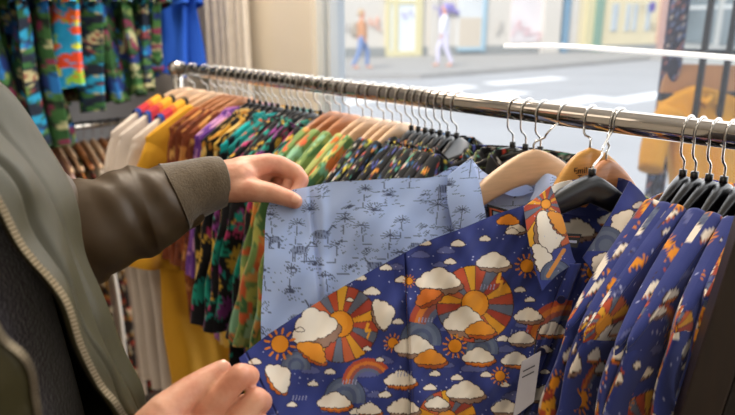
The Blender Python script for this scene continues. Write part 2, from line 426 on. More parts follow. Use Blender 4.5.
# pale facade
fac1 = mat('facade_white', '#cfc9c0', .85, noise=.03, nscale=.8); fac2 = mat('facade_yellow', '#dfd2ae', .85, noise=.04, nscale=.8); fac3 = mat('facade_red', '#bf9a8e', .85, noise=.05, nscale=1)
yel = mat('door_yellow', '#d6cca0', .5, noise=.05); blu = mat('paint_blue', '#9dbccd', .5, noise=.05); grn = mat('paint_green', '#7fa08c', .5, noise=.05); bas = mat('plinth', '#8f918f', .85, noise=.06)
shopg = mat('shop_glass', '#b9c2c8', .15, noise=.1, nscale=2); tanm = mat('paper_tan', '#cbbfae', .8, noise=.06)
def fpt(o, d, n, a, b, h): return o+d*a+n*b+np.array([0, 0, h-G if False else h])
def facx(px, o, d):                       # distance along a facade at image column px (eye level)
    ray = P(px, 30, 1)-CAM; A = np.array([[ray[0], -d[0]], [ray[1], -d[1]]]); r = np.linalg.solve(A, np.array([o[0]-CAM[0], o[1]-CAM[1]])); return r[1]
def fbox(o, d, n, a0, a1, z0, z1, b0_=0, b1_=.1):
    M = lambda a, b, h: np.array([o[0], o[1], 0])+d*a+n*b+np.array([0, 0, h])
    return box((a0, b0_, z0), (a1, b1_, z1), M)
HB = 7.0
bld = thing('shop_building', 'pale whitewashed shop building across the street', 'building', loc=tuple(b0*[1, 1, 0]+[0, 0, G]))
L1 = np.linalg.norm(b1-b0)
add('wall', fbox(b0, fdir, fn, -14, L1, G, HB, -1.2, 0), fac1, bld)
add('plinth', fbox(b0, fdir, fn, -14, L1, G, PG+.35, 0, .05), bas, bld)
def FX(px): return facx(px, b0, fdir)
d = add('door_frame', merge([fbox(b0, fdir, fn, FX(385), FX(389), PG, 3.4, .0, .14), fbox(b0, fdir, fn, FX(392), FX(397), PG, 3.4, .0, .14), fbox(b0, fdir, fn, FX(414), FX(421), PG, 3.4, .0, .14), fbox(b0, fdir, fn, FX(385), FX(421), PG, PG+.2, 0, .15), fbox(b0, fdir, fn, FX(385), FX(421), 2.0, 2.15, 0, .13)]), yel, bld)
add('pane', merge([fbox(b0, fdir, fn, FX(389), FX(392), PG+.2, 3.3, 0, .09), fbox(b0, fdir, fn, FX(397), FX(414), PG+.2, 3.3, 0, .09)]), mat('door_glass', '#dfe6ea', .2, noise=.05), d)
add('shop_window', merge([fbox(b0, fdir, fn, FX(457), FX(481), PG+.3, 3.3, .0, .07)]), mat('shop_win', '#d5d8da', .3, noise=.08, nscale=1), bld)
add('window_post', merge([fbox(b0, fdir, fn, FX(481), FX(484.5), PG+.1, 3.4, 0, .13), fbox(b0, fdir, fn, FX(457), FX(484), PG+.15, PG+.3, 0, .13)]), blu, bld)
add('shop_window', fbox(b0, fdir, fn, FX(510), FX(540), PG+.45, 3.3, 0, .07), mat('shop_win2', '#ddd6d8', .3, noise=.1, nscale=1), bld)
add('paper_panel', fbox(b0, fdir, fn, FX(458), FX(480), PG+.3, 1.5, .07, .09), tanm, bld)
add('pilaster', merge([fbox(b0, fdir, fn, FX(428), FX(436), PG, HB, 0, .18)]), fac1, bld)
add('pilaster', merge([fbox(b0, fdir, fn, FX(540), FX(556), PG, HB, 0, .3)]), fac1, bld)
add('drainpipe', fbox(b0, fdir, fn, FX(560), FX(566), PG, HB, 0, .2), mat('pipe_blue', '#6f93ad', .5, noise=.04), bld)
# scrawls on the facade
def scrawl(px0, py0, wpx, hpx, col, seed, parent, wd=.03):
    rs = np.random.RandomState(seed); pts = []
    for i in range(9): pts.append((px0+wpx*(i/8+.12*rs.randn()), py0+hpx*(rs.rand())))
    pw = []
    for x, y in pts:
        ray = P(x, y, 1)-CAM; a = facx(x, b0, fdir); base = np.array([b0[0], b0[1], 0])+fdir*a
        k = np.linalg.norm(base[:2])/np.linalg.norm(ray[:2]); pw.append(base+fn*.1+np.array([0, 0, 1.5+ray[2]*k]))
    v, f = tube(catmull(pw, 60), wd, 6)
    return add('graffiti', (v, f), mat('spray'+col, col, .7, noise=.05), parent)
scrawl(429, 5, 24, 9, '#8a7fc0', 1, bld, .09); scrawl(430, 10, 20, 6, '#9a90c8', 5, bld, .07)
scrawl(368, 14, 12, 18, '#e0a58c', 2, bld); scrawl(399, 10, 12, 14, '#b7b2d6', 3, bld); scrawl(495, 20, 7, 14, '#c2bdb6', 4, bld); scrawl(512, 20, 26, 20, '#ddb8bb', 6, bld); scrawl(338, 20, 8, 10, '#c9c3bc', 8, bld)
# yellow building
yd = (b2-b1); L2 = np.linalg.norm(yd); yd /= L2; yn = np.array([yd[1], -yd[0], 0])
yb = thing('apartment_building', 'pale yellow corner building across the street', 'building', loc=tuple(b1*[1, 1, 0]+[0, 0, G]))
def YX(px): return facx(px, b1, yd)
add('wall', fbox(b1, yd, yn, .05, L2, G, HB, -.5, 0), fac2, yb)
d = add('door_frame', fbox(b1, yd, yn, YX(584), YX(602), PG, 3.0, 0, .08), yel, yb)
add('door', fbox(b1, yd, yn, YX(592), YX(600), PG, 2.9, .08, .14), grn, yb)
for a, b_ in ((610, 616), (624, 628), (631, 635), (644, 648)):
    q = add('window', fbox(b1, yd, yn, YX(a), YX(b_), .9, 2.1, 0, .05), shopg, yb)
add('corner_pier', fbox(b1, yd, yn, YX(657), L2, G, HB, 0, .15), fac3, yb)
add('plinth', fbox(b1, yd, yn, 0, L2, G, PG+.25, 0, .1), bas, yb)
# round blue sign on a bracket
ps = np.array([b1[0], b1[1], 0])+yd*YX(640)+yn*.5; zz = 1.5+(P(640, 7, 1)-CAM)[2]*np.linalg.norm(ps[:2])/np.linalg.norm((P(640, 7, 1)-CAM)[:2])
sg = thing('round_sign', 'round blue sign on the yellow building', 'sign', loc=tuple(ps))
v, f = tube([ps+np.array([0, 0, zz])+yn*x for x in (.0, .02)], .24, 24); add('sign_disc', (v, f), mat('sign_blue', '#3a48a8', .5, noise=.03), sg)
v, f = tube([ps+np.array([0, 0, zz])+yn*x for x in (.02, .03)], .13, 24); add('sign_centre', (v, f), mat('sign_red', '#6d4a9c', .5, noise=.03), sg)
v, f = tube([ps+np.array([0, 0, zz])+yn*x for x in (-.5, .0)], .02, 8); add('bracket', (v, f), bas, sg)
# side building with shop glass on the right
e0 = gp(672, 60); e1 = gp(1000, 95); ed = (e1-e0); L3 = np.linalg.norm(ed); ed /= L3; en = np.array([ed[1], -ed[0], 0])
if np.dot(en, -e0) < 0: en = -en
rb = thing('glazed_building', 'glass-fronted building at the right end of the street', 'building', loc=tuple(e0*[1, 1, 0]+[0, 0, G]))
add('wall', fbox(e0, ed, en, 0, L3, G, HB, -3, 0), mat('facade_grey', '#b3b6b4', .8, noise=.05), rb)
for k in range(8):
    a = .5+k*2.2; q = add('window', fbox(e0, ed, en, a, a+1.8, .6, 3.2, 0, .06), mat('dark_glass', '#6d7a80', .2, noise=.25, nscale=.8), rb)
    add('pane_bar', fbox(e0, ed, en, a, a+1.8, 1.8, 1.9, .06, .09), mat('bar_white', '#d8dcdc', .5, noise=.03), q)
# ------------------------------------------------------------------ a figure from capsules -> one skin
def fuse(name, segs, voxel, m, parent=None, extra=None, smooth_it=2, dec=None):
    bm = bmesh.new()
    for (a, ra, b, rb_) in segs:
        a = np.array(a, float); b = np.array(b, float); L = np.linalg.norm(b-a)
        for (p, r) in ((a, ra), (b, rb_)):
            bmesh.ops.create_icosphere(bm, subdivisions=2, radius=r, matrix=__import__('mathutils').Matrix.Translation(Vector(p)))
        if L > 1e-5:
            v, f = tube([a, a*.5+b*.5, b], [ra, (ra+rb_)/2, rb_], 16)
            vs = [bm.verts.new(x) for x in v]
            for q in f: bm.faces.new([vs[i] for i in q])
    if extra:
        for v, f in extra:
            vs = [bm.verts.new(x) for x in v]
            for q in f:
                bm.faces.new([vs[i] for i in q])
    bmesh.ops.recalc_face_normals(bm, faces=bm.faces)
    me = bpy.data.meshes.new(name); bm.to_mesh(me); bm.free()
    o = bpy.data.objects.new(name, me); link(o)
    r = o.modifiers.new('r', 'REMESH'); r.mode = 'VOXEL'; r.voxel_size = voxel; r.use_smooth_shade = True
    s = o.modifiers.new('s', 'SMOOTH'); s.iterations = smooth_it; s.factor = .6
    dg = bpy.context.evaluated_depsgraph_get(); me2 = bpy.data.meshes.new_from_object(o.evaluated_get(dg))
    o.modifiers.clear(); o.data = me2; bpy.data.meshes.remove(me)
    for p in me2.polygons: p.use_smooth = True
    me2.materials.clear(); me2.materials.append(m)
    if parent is not None:
        o.parent = parent; me2.transform(__import__('mathutils').Matrix.Translation(-parent.location))
    o.name = name
    return o
SKIN = bpy.data.materials.new('skin'); SKIN.use_nodes = True
def make_skin():
    nt = SKIN.node_tree; b = nt.nodes['Principled BSDF']; L = nt.links
    tc = nt.nodes.new('ShaderNodeTexCoord')
    n = nt.nodes.new('ShaderNodeTexNoise'); n.inputs['Scale'].default_value = 38; n.inputs['Detail'].default_value = 4
    r = nt.nodes.new('ShaderNodeValToRGB'); r.color_ramp.elements[0].color = hl('#c98468'); r.color_ramp.elements[1].color = hl('#e6b396')
    r.color_ramp.elements[0].position = .3; r.color_ramp.elements[1].position = .72
    L.new(tc.outputs['Object'], n.inputs['Vector']); L.new(n.outputs['Fac'], r.inputs['Fac']); L.new(r.outputs['Color'], b.inputs['Base Color'])
    b.inputs['Roughness'].default_value = .45; b.inputs['Subsurface Weight'].default_value = .15; b.inputs['Subsurface Radius'].default_value = (.01, .004, .002); b.inputs['Subsurface Scale'].default_value = .5
    n2 = nt.nodes.new('ShaderNodeTexNoise'); n2.inputs['Scale'].default_value = 260; n2.inputs['Detail'].default_value = 4; L.new(tc.outputs['Object'], n2.inputs['Vector'])
    bp = nt.nodes.new('ShaderNodeBump'); bp.inputs['Strength'].default_value = .3; bp.inputs['Distance'].default_value = .0012
    L.new(n2.outputs['Fac'], bp.inputs['Height']); L.new(bp.outputs['Normal'], b.inputs['Normal'])
make_skin()
def walker(px, pyfeet, label, top, legs, hair, seed, H=1.72, face=1, bag=None):
    ft = on_z(px, pyfeet, PG); ft[2] = PG; rs = np.random.RandomState(seed)
    x = np.array([face, 0, 0.]); y = np.array([0, 1., 0])
    root = thing('person', label, 'person', loc=tuple(ft))
    J = lambda a, b, h: ft+x*a+y*b+np.array([0, 0, h*H/1.75])
    hip = .93
    body = [(J(0, 0, 1.58), .085, J(0.01, 0, 1.66), .095), (J(0, 0, 1.42), .055, J(0, 0, 1.56), .055), (J(0, .15, 1.40), .07, J(0, -.15, 1.40), .07), (J(0, 0, 1.3), .13, J(0, 0, 1.0), .12)]
    for sg in (-1, 1):
        hipj = J(0, sg*.09, .92); kn = J(.12*sg+.04, sg*.09, .5); an = J(.2*sg-.05, sg*.09, .08)
        body += [(hipj, .095, kn, .06), (kn, .06, an, .04), (an, .04, an+x*.15+np.array([0, 0, -.03]), .035)]
        el = J(-.06*sg, sg*.22, 1.12); wr = J(.1, sg*.2, .92)
        body += [(J(0, sg*.18, 1.38), .055, el, .045), (el, .045, wr, .03), (wr, .03, wr+np.array([.02*face, 0, -.09]), .03)]
    fuse('body', body, .022, SKIN, root)
    jk = [(J(0, .13, 1.39), .09, J(0, -.13, 1.39), .09), (J(0, 0, 1.3), .165, J(0, 0, .92), .16)]
    for sg in (-1, 1):
        el = J(-.06*sg, sg*.22, 1.12); wr = J(.09, sg*.2, .96); jk += [(J(0, sg*.18, 1.38), .075, el, .065), (el, .065, wr, .05)]
    fuse('jacket', jk, .025, mat('coat'+top, top, .8, noise=.06), root)
    tr_ = []
    for sg in (-1, 1):
        hipj = J(0, sg*.09, .92); kn = J(.12*sg+.04, sg*.09, .5); an = J(.2*sg-.05, sg*.09, .14)
        tr_ += [(hipj, .11, kn, .075), (kn, .075, an, .06)]
    fuse('trousers', tr_, .025, mat('trousers'+legs, legs, .8, noise=.06), root)
    fuse('hair', [(J(-.03, 0, 1.64), .10, J(-.02, 0, 1.69), .10)], .02, mat('hair'+hair, hair, .7, noise=.1), root)
    if bag: fuse('backpack', [(J(-.2, 0, 1.28), .12, J(-.2, 0, 1.05), .13)], .03, mat('bag'+bag, bag, .8, noise=.05), root)
    return root
walker(362, 69, 'pedestrian in an orange-brown jacket and blue jeans on the far pavement', '#c08a62', '#6f86b4', '#b59a78', 1, H=1.68, bag='#9a8f80')
walker(443, 67, 'pedestrian in pale white clothing before the purple graffiti', '#e3e2ea', '#cfcbe0', '#8f86c4', 2, H=1.85, face=-1)
# ------------------------------------------------------------------ display stand outside the pane, on the right
dk = mat('dark_metal', '#0a090b', .45, noise=.1)
def zpt(px, py, z): return P(px, py, z)
ZS = 2.0
st = thing('display_rack', 'dark metal display rack outside the window with a patterned post', 'rack', loc=tuple(P(690, 190, ZS)*[1, 1, 0]+[0, 0, G]))
def vpost(px, py, z, rad, m, name, top=2.4):
    b = P(px, py, z); v, f = tube([(b[0], b[1], G), (b[0], b[1], top)], rad, 4); return add(name, (v, f), m, st)
pm = leaf_tile('#26253a', [hx and '#6a7ba8', '#a86a60', '#3c4468', '#c0b6b0'], 5, n=160, size=7, W=80, kinds='de')
vb = []; cc = []
b = P(672, 60, ZS)
hs = np.linspace(G, 2.4, 240); aa = np.linspace(0, 2*PI, 24, endpoint=False)
for h in hs:
    for a in aa: vb.append((b[0]+.03*math.cos(a), b[1]+.03*math.sin(a), h)); cc.append((a*30, h*1000))
cc = np.array(cc); mesh('patterned_post', np.array(vb), grid_faces(240, 24, 0, True), CLOTHS, st, pm.sample(cc[:, 0], cc[:, 1]))
for px, z in ((703, ZS-.13), (728, ZS-.13), (752, ZS-.13)): vpost(px, 60, z, .011, dk, 'upright')
def hbar(px0, px1, py0, py1, z, r, m, name):
    v, f = tube([P(px0, py0, z), P(px1, py1, z)], r, 8); return add(name, (v, f), m, st)
hbar(668, 765, 51, 53, ZS-.02, .009, dk, 'crossbar'); hbar(660, 765, 98, 94, ZS-.02, .012, dk, 'crossbar'); hbar(655, 765, 215, 215, ZS-.02, .012, dk, 'crossbar')
q = [P(668, 64, ZS-.01), P(765, 66, ZS-.01), P(765, 93, ZS-.01), P(662, 93, ZS-.01)]
bk = np.array([0, .02, 0]); add('wooden_panel', (np.array(q+[x+bk for x in q]), [(0, 1, 2, 3), (4, 7, 6, 5), (0, 4, 5, 1), (1, 5, 6, 2), (2, 6, 7, 3), (3, 7, 4, 0)]), mat('tan_panel', '#a87848', .6, noise=.2, nscale=8), st)
# ------------------------------------------------------------------ main rack
s_lo = s_at(179); s_hi = 1.55
rk = thing('clothes_rack', 'long chrome clothes rail running along the shop window', 'rack', loc=tuple(ST(s_lo, 0, 0)))
v, f = tube([ST(s_lo, 0, RH), ST((s_lo+s_hi)/2, 0, RH), ST(s_hi, 0, RH)], .0141, 28)
add('rail', (v, f), mat('rail_chrome', '#a8a19a', .1, 1), rk, smooth=True)
for s in (s_lo-.012, s_hi+.012):
    v, f = tube([ST(s, 0, .04), ST(s, 0, RH+.012)], .0125, 20); add('upright', (v, f), CHROME, rk, smooth=True)
    v, f = tube([ST(s-.012, 0, RH), ST(s+.012, 0, RH)], .018, 20); add('end_cap', (v, f), CHROME, rk, smooth=True)
    v, f = tube([ST(s, -.25, .03), ST(s, .25, .03)], .0125, 16); add('foot_bar', (v, f), CHROME, rk, smooth=True)
# ------------------------------------------------------------------ hangers
def sweep_rr(path, hh, th, side, n=16):
    vs = []
    m = len(path); T = np.gradient(path, axis=0); T /= np.linalg.norm(T, axis=1)[:, None]
    for i in range(m):
        w_ = np.cross(side, T[i]); w_ /= np.linalg.norm(w_)
        if w_[2] < 0: w_ = -w_
        a = np.linspace(0, 2*PI, n, endpoint=False); c = np.cos(a); s = np.sin(a)
        c = np.sign(c)*np.abs(c)**.55; s = np.sign(s)*np.abs(s)**.55
        vs.append(path[i]+side*(c*th[i])[:, None]+w_*(s*hh[i])[:, None])
    fs = [tuple(x) for x in grid_faces(m, n, 0, True)]+[tuple(range(n))[::-1], tuple(range((m-1)*n, m*n))]
    return np.concatenate(vs), fs
def hook_path(neck, rc, e):
    """neck -> kink -> round the rail (centre rc), e = unit vector toward the camera side"""
    up = Zv; r = .0166; cz = np.array([rc[0], rc[1], rc[2]-.0005]); pts = []
    for a in np.radians(np.linspace(-25, 205, 24)): pts.append(cz+e*r*math.cos(a)+up*r*math.sin(a))
    p0 = pts[0]; d = p0-neck
    pre = [neck-up*.004, neck+up*.008, neck+d*.35-e*.004+up*.002, neck+d*.62+e*.004]
    return catmull(pre+pts, 70)
def hanger(C, A, B, kind, label, hook_s, group=None, hk=CHROMED, skip_text=True, big=1.0, tn=False):
    C, A, B = map(lambda x: np.array(x, float), (C, A, B))
    nm = 'wooden_hanger' if kind.startswith('wood') else 'plastic_hanger'
    root = thing(nm, label, 'hanger', group, loc=tuple(C))
    d = (A-B); d[2] = 0; d /= np.linalg.norm(d); side = np.array([-d[1], d[0], 0])
    ws = np.linspace(-1, 1, 41); path = []; hh = []; th = []
    for w_ in ws:
        tip = A if w_ > 0 else B; a = abs(w_); dv = tip-C
        p = C+dv*a; p[2] = C[2]+dv[2]*(a**1.35 if kind.startswith('wood') else a**1.1)
        if kind.startswith('wood'): hw = (.021-.013*a**.7)*big; tt = .0062-(.003*min(1, a*2.5) if tn else -.001*a)
        else: hw = (.016-.0095*min(1, a*1.6)); tt = (.0078-.005*min(1, a*3)) if tn else .0085-.002*a
        if a > .96: hw *= .8; tt *= .8
        p[2] -= hw; path.append(p); hh.append(hw); th.append(tt)
    v, f = sweep_rr(np.array(path), hh, th, side)
    m = {'wood': WOODL, 'woodr': WOODR, 'woody': WOODY, 'black': BLACKP}[kind]
    add('hanger_arms', (v, f), m, root, smooth=True)
    rc = ST(hook_s, 0, RH); e = -V
    v, f = tube(hook_path(C, rc, e), .0014, 8); add('hook', (v, f), hk, root, smooth=True)
    if kind == 'black':
        v, f = tube([C-Zv*.004, C+Zv*.006], .0042, 10); add('hook_socket', (v, f), BLACKP, root, smooth=True)
    return root
# ------------------------------------------------------------------ hanging shirts
def axes(sk):
    e = -V*math.cos(sk)-U*math.sin(sk); n = U*math.cos(sk)-V*math.sin(sk); return e, n
def collar_mesh(N, e, n, a=.062, b=.02, top=.006, drop=.042, pt=.035, nu=60, lift=0):
    rows = []
    ang = np.linspace(-PI/2+.18, 1.5*PI-.18, nu)   # opens at the front (+n side is angle -pi/2)
    for k, (hh, off) in enumerate(((-.012, -.004), (.012, -.002), (top, .0), (top+.001, .005), (top-.02, .011), (top-drop, .015), (top-drop-.004, .0155))):
        row = []
        for q in ang:
            fr = max(0, -math.sin(q))**2.0        # near front opening
            dz = -fr*pt if k >= 5 else (-fr*pt*.5 if k == 4 else 0)
            x = (a+off)*math.cos(q); y = -(b+off*1.3)*math.sin(q)
            row.append(N+e*x+n*(y+(.012*fr if k >= 4 else 0))+Zv*(hh+dz-.016-fr*.035+lift))
        rows.append(row)
    g = np.array(rows); g = catmull(g, 26 if nu < 100 else 70)
    return g
def hang_shirt(name, label, cat, s, sk, tile, seed, group=None, W=.215, b0_=.011, L=.72, res=(96, 110), collar=True, sl=.22, neck=None, stripe=None, amp=.008, plain=None, sleeve_a=.06, m=None, plainc=None, slope=.34, wid=.075, spread=1.0, dz=0, drop=.085, half=.18, zz=0, cz=0, big=1):
    rs = np.random.RandomState(seed); e, n = axes(sk)
    N = ST(s, 0, RH-.050+zz) if neck is None else np.array(neck, float)
    root = thing(name, label, cat, group, loc=tuple(N)); m = m or CLOTH
    u0, v0 = rs.rand(2)*500; ph = rs.rand(4)*6
    def top(p): return .005-drop*(np.abs(p)/half)**1.3+dz-(.024+.8*abs(cz))*np.clip((.068-np.abs(p))/.03, 0, 1)
    def col(Uc, Vc, h=None):
        if plainc is not None: c = np.tile(np.array(hx(plainc), np.float32), (len(Uc), 1))
        else: c = tile.sample(Uc, Vc)
        return c
    nu, nv = res; ps = np.sin(np.linspace(-PI/2, PI/2, nu))*W; NRM = 7; qs = np.concatenate([np.linspace(0, .0008, NRM), np.linspace(0, 1, nv-NRM+1)[1:]**1.5]); rimk = np.minimum(1, np.arange(nv)/(NRM-1.0))[:, None]
    bb = b0_*1.5*(1-(np.abs(ps)/W)**4)**.5; arc = np.concatenate([[0], np.cumsum(np.hypot(np.diff(ps), np.diff(bb)))]); arc -= arc[nu//2]
    parts = []; cols = []; fs = []; off = 0
    for sgn in (1, -1):
        Pp, Q = np.meshgrid(ps, qs)
        tp = top(Pp)
        if sgn > 0 and collar: tp = tp-np.where(np.abs(Pp) < .055, .09*(1-np.abs(Pp)/.055), 0)
        h = tp+(-L-tp)*Q+.005*np.cos(rimk*PI/2)
        bth = b0_*(1-(np.abs(Pp)/W)**4)**.5*(np.minimum(1, Q*20+.5)**.5)*(1+.8*Q)*np.sin(rimk*PI/2)
        fold = amp*(np.sin(Pp*46+ph[0]+h*5)*np.minimum(1, Q*4)+.6*np.sin(Pp*90+ph[1]-h*9)*np.minimum(1, Q*3)+.5*np.sin(h*22+ph[2]+Pp*14)*np.minimum(1, Q*4))
        X = N+e*Pp[..., None]*(1-.06*Q[..., None]*spread)+n*(fold+sgn*bth)[..., None]+Zv*h[..., None]
        parts.append(X.reshape(-1, 3)); cols.append(col((np.broadcast_to(sgn*arc*1000, Pp.shape)+u0).ravel(), (-h*1000+b0_*900*rimk+v0).ravel()))
        fs.append(grid_faces(nv, nu, off)); off += nu*nv
    mesh('shirt_body', np.concatenate(parts), np.concatenate(fs), m, root, np.concatenate(cols))
    for sg in (1, -1):
        if sl <= 0: continue
        o0 = np.array([W-.004, float(top(W))-.002]); o1 = np.array([W+.02+sleeve_a, -.12-sl])
        nl, nr = int(nu*.6), max(56, int(nu*.8))
        tt = np.linspace(0, 1, nl); a9 = np.linspace(0, 2*PI, 2001); l9 = np.concatenate([[0], np.cumsum(np.hypot(np.diff(np.cos(a9))*wid, np.diff(np.sin(a9))*b0_*1.4))])
        ll = np.linspace(0, l9[-1], nr, endpoint=False); aa = np.interp(ll, l9, a9)
        T, Aa = np.meshgrid(tt, aa, indexing='ij'); LL = np.broadcast_to(ll, Aa.shape)
        d = (o1-o0)/np.linalg.norm(o1-o0); pr_ = np.array([-d[1], d[0]])
        hw = wid*(1.0-.12*T)*np.minimum(1, .6+T*2.5); tk = b0_*.8+(.006+b0_*.3)*T+.003*np.sin(T*9+ph[3])
        ox = o0[0]+(o1[0]-o0[0])*T**.7; oz = o0[1]+(o1[1]-o0[1])*T
        lx = (np.cos(Aa)-1)*hw; ly = np.sin(Aa)*tk+amp*.8*np.sin(lx*70+ph[1]+T*3)*T+amp*.5*np.sin(T*14+ph[2])*np.minimum(1, T*4)
        pp = sg*(ox+pr_[0]*lx); hh_ = oz+pr_[1]*lx
        X = N+e*pp[..., None]+n*ly[..., None]+Zv*hh_[..., None]
        C_ = col((LL*1000+u0*1.7+sg*40).ravel(), (T*sl*1000+v0*.6).ravel())
        if stripe:
            Tr = T.ravel()
            for a_, b_, c_ in stripe: C_[(Tr >= a_) & (Tr < b_)] = hx(c_)
        o = mesh('sleeve', X.reshape(-1, 3), grid_faces(nl, nr, 0, True), m, root, C_)
    if collar:
        g = collar_mesh(N-Zv*abs(cz), e, n, nu=60 if nu < 150 else 200); gv, gu = g.shape[:2]
        Uc, Vc = np.meshgrid(np.linspace(0, 240, gu), np.arange(gv)*3.0)
        C_ = col((Uc+u0*.3).ravel(), (Vc+v0*.9).ravel())
        mesh('collar', g.reshape(-1, 3), grid_faces(gv, gu), m, root, C_)
        # placket with buttons
        hs = np.linspace(-.14, -L+.01, 60); rows = []
        for x in (-.014, -.012, 0, .012, .014):
            rows.append([N+e*x+n*(b0_*(1.25+.8*((-h-.14)/L)**.9)+(.004 if abs(x) < .013 else 0)+amp*(.6*math.sin(h*5+ph[0])))+Zv*h for h in hs])
        g = np.array(rows); xx = np.array([-14, -12, 0, 12, 14.])
        Uc = np.repeat(xx, 60)+u0; Vc = np.tile(-hs*1000, 5)+v0+30
        pk = mesh('placket', g.reshape(-1, 3), grid_faces(5, 60), m, root, col(Uc, Vc))
    return root
def add_hanger_for(s, sk, kind, label, group=None, drop=.085, half=.185, dx=0, zz=0, cz=0, big=1):
    e, n = axes(sk); C = ST(s, 0, RH-.050+zz)+e*dx
    return hanger(C, C+e*half-Zv*drop, C-e*half-Zv*drop, kind, label, s, group, tn=True, big=big)
TR = rainbow_tile()
T_mon = leaf_tile('#111016', ['#1f9a84', '#1c8a74', '#e0b03a', '#c23a74', '#12978a', '#d8aa3a', '#8a3a88'], 11, n=110, size=26, kinds='llefd')
T_blk = leaf_tile('#0e0e12', ['#d8862f', '#4d9c86', '#c94a3a', '#5a62b0', '#d9c23a', '#c8c4bc', '#7a8a4a', '#3f7ab0'], 12, n=420, size=9, kinds='ebd')
T_teal = leaf_tile('#128a88', ['#0d0f14', '#13a5a5', '#e0a23a', '#0f1c28', '#1bb0b0', '#d86a3a'], 13, n=130, size=20, kinds='les')
T_by = leaf_tile('#15130f', ['#dba63e', '#e0b24c', '#1a1712', '#c98b34', '#e4c070'], 14, n=150, size=22, kinds='eslf')
T_pur = leaf_tile('#6a3a92', ['#8a54b0', '#c07ab8', '#4a2672', '#9a62c0', '#d8a0c8'], 15, n=90, size=22, kinds='seb')
T_rust = leaf_tile('#7a3c22', ['#a5582c', '#54281a', '#c98a4a', '#8a4526', '#d8a45a'], 16, n=120, size=18, kinds='seb')
T_camo = leaf_tile('#7f9a58', ['#e08a4a', '#4f7a4a', '#b8b45a', '#3f6a44', '#d9653c', '#a9b870', '#8fbf9c', '#e0a05a'], 17, n=110, size=26, kinds='sel')
T_camo2 = leaf_tile('#a8b468', ['#d8752f', '#567a3e', '#7fbf94', '#d9c468', '#e0743c', '#4a7a50'], 18, n=110, size=26, kinds='sel')
T_aloha = leaf_tile('#0f1c12', ['#2c5226', '#234a22', '#6f7f46', '#3a6430', '#a09c74', '#0e1a10', '#1a5f9c', '#6e2240', '#14285e', '#1c3a1c'], 19, n=190, size=42, kinds='eeelf')
T_aloha2 = leaf_tile('#0c1a2a', ['#1e4e2c', '#1a84a8', '#4f7230', '#14283e', '#0c1626', '#2c5a28', '#7a3230', '#a8a074', '#1a4a8c'], 20, n=130, size=46, kinds='eelf')
T_hot = leaf_tile('#2196c4', ['#c8c832', '#e0622a', '#7fae34', '#c8c832', '#d0421f', '#1d8ab8', '#8fb82c'], 21, n=80, size=40, kinds='lbe')
T_flo = leaf_tile('#241c1a', ['#b8472c', '#c9903a', '#7a8a4a', '#d8c8a8', '#8a2c30'], 22, n=160, size=16, kinds='be')
# ------------------------------------------------------------------ things along the main rail, far end to near end
ORD = ['first', 'second', 'third', 'fourth', 'fifth', 'sixth', 'seventh', 'eighth', 'ninth', 'tenth', 'eleventh', 'twelfth', 'thirteenth']
SK0 = math.radians(-2)
BAND = ((.0, .035, '#2c2a20'), (.035, .10, '#e0a52c'), (.10, .15, '#d9662c'), (.15, .22, '#c02f3a'), (.22, .25, '#22408f'))
runs = [
 # kind, hook px list, hanger kind, shirt description, tile, opts
 ('white', (181, 193, 206), 'wood', 'off-white knit top with a yellow red and blue striped shoulder', None, dict(plainc='#d8cbbf', stripe=None, W=.19, amp=.004, sleeve_a=.05)),
 ('yellow', (215,), 'wood', 'plain mustard yellow shirt', None, dict(plainc='#dda22a', W=.175, L=1.0, amp=.012)),
 ('rust', (223, 229, 235, 242), 'woodr', 'rust brown patterned shirt', T_rust, dict(W=.135, sleeve_a=.02, wid=.055, L=.5)),
 ('purple', (248, 253), 'black', 'purple and pink patterned shirt', T_pur, dict(W=.135, sleeve_a=.02, wid=.055, L=.5)),
 ('blackyellow', (259, 265, 271), 'black', 'black shirt with yellow leaves', T_by, dict(W=.14, sleeve_a=.02, wid=.055, L=.5)),
 ('teal', (277, 286), 'black', 'teal shirt with black and orange print', T_teal, dict(W=.14, sleeve_a=.02, wid=.055, L=.5)),
 ('monstera', (292, 297, 303), 'black', 'black shirt with teal, pink and yellow leaves', T_mon, dict(W=.20)),
 ('tealblack', (310, 320), 'black', 'black shirt with turquoise leaves and yellow flowers', T_mon, dict(W=.185)),
 ('camo', (330, 340, 349), 'woodr', 'green and orange tropical shirt', T_camo, dict(W=.19)),
 ('camo2', (363, 372), 'wood', 'light green tropical shirt with orange splashes', T_camo2, dict(W=.185)),
 ('black1', (384, 393, 402), 'wood', 'black shirt with small multicoloured print', T_blk, dict(W=.205)),
 ('black2', (412, 419, 426, 433, 441, 449, 458), 'black', 'black shirt with tiny multicoloured flowers', T_blk, dict(W=.20)),
]
place = {'wood': 'pale wooden hanger with a chrome hook', 'woodr': 'reddish wooden hanger with a chrome hook', 'black': 'black plastic hanger with a chrome hook'}
sd = 100
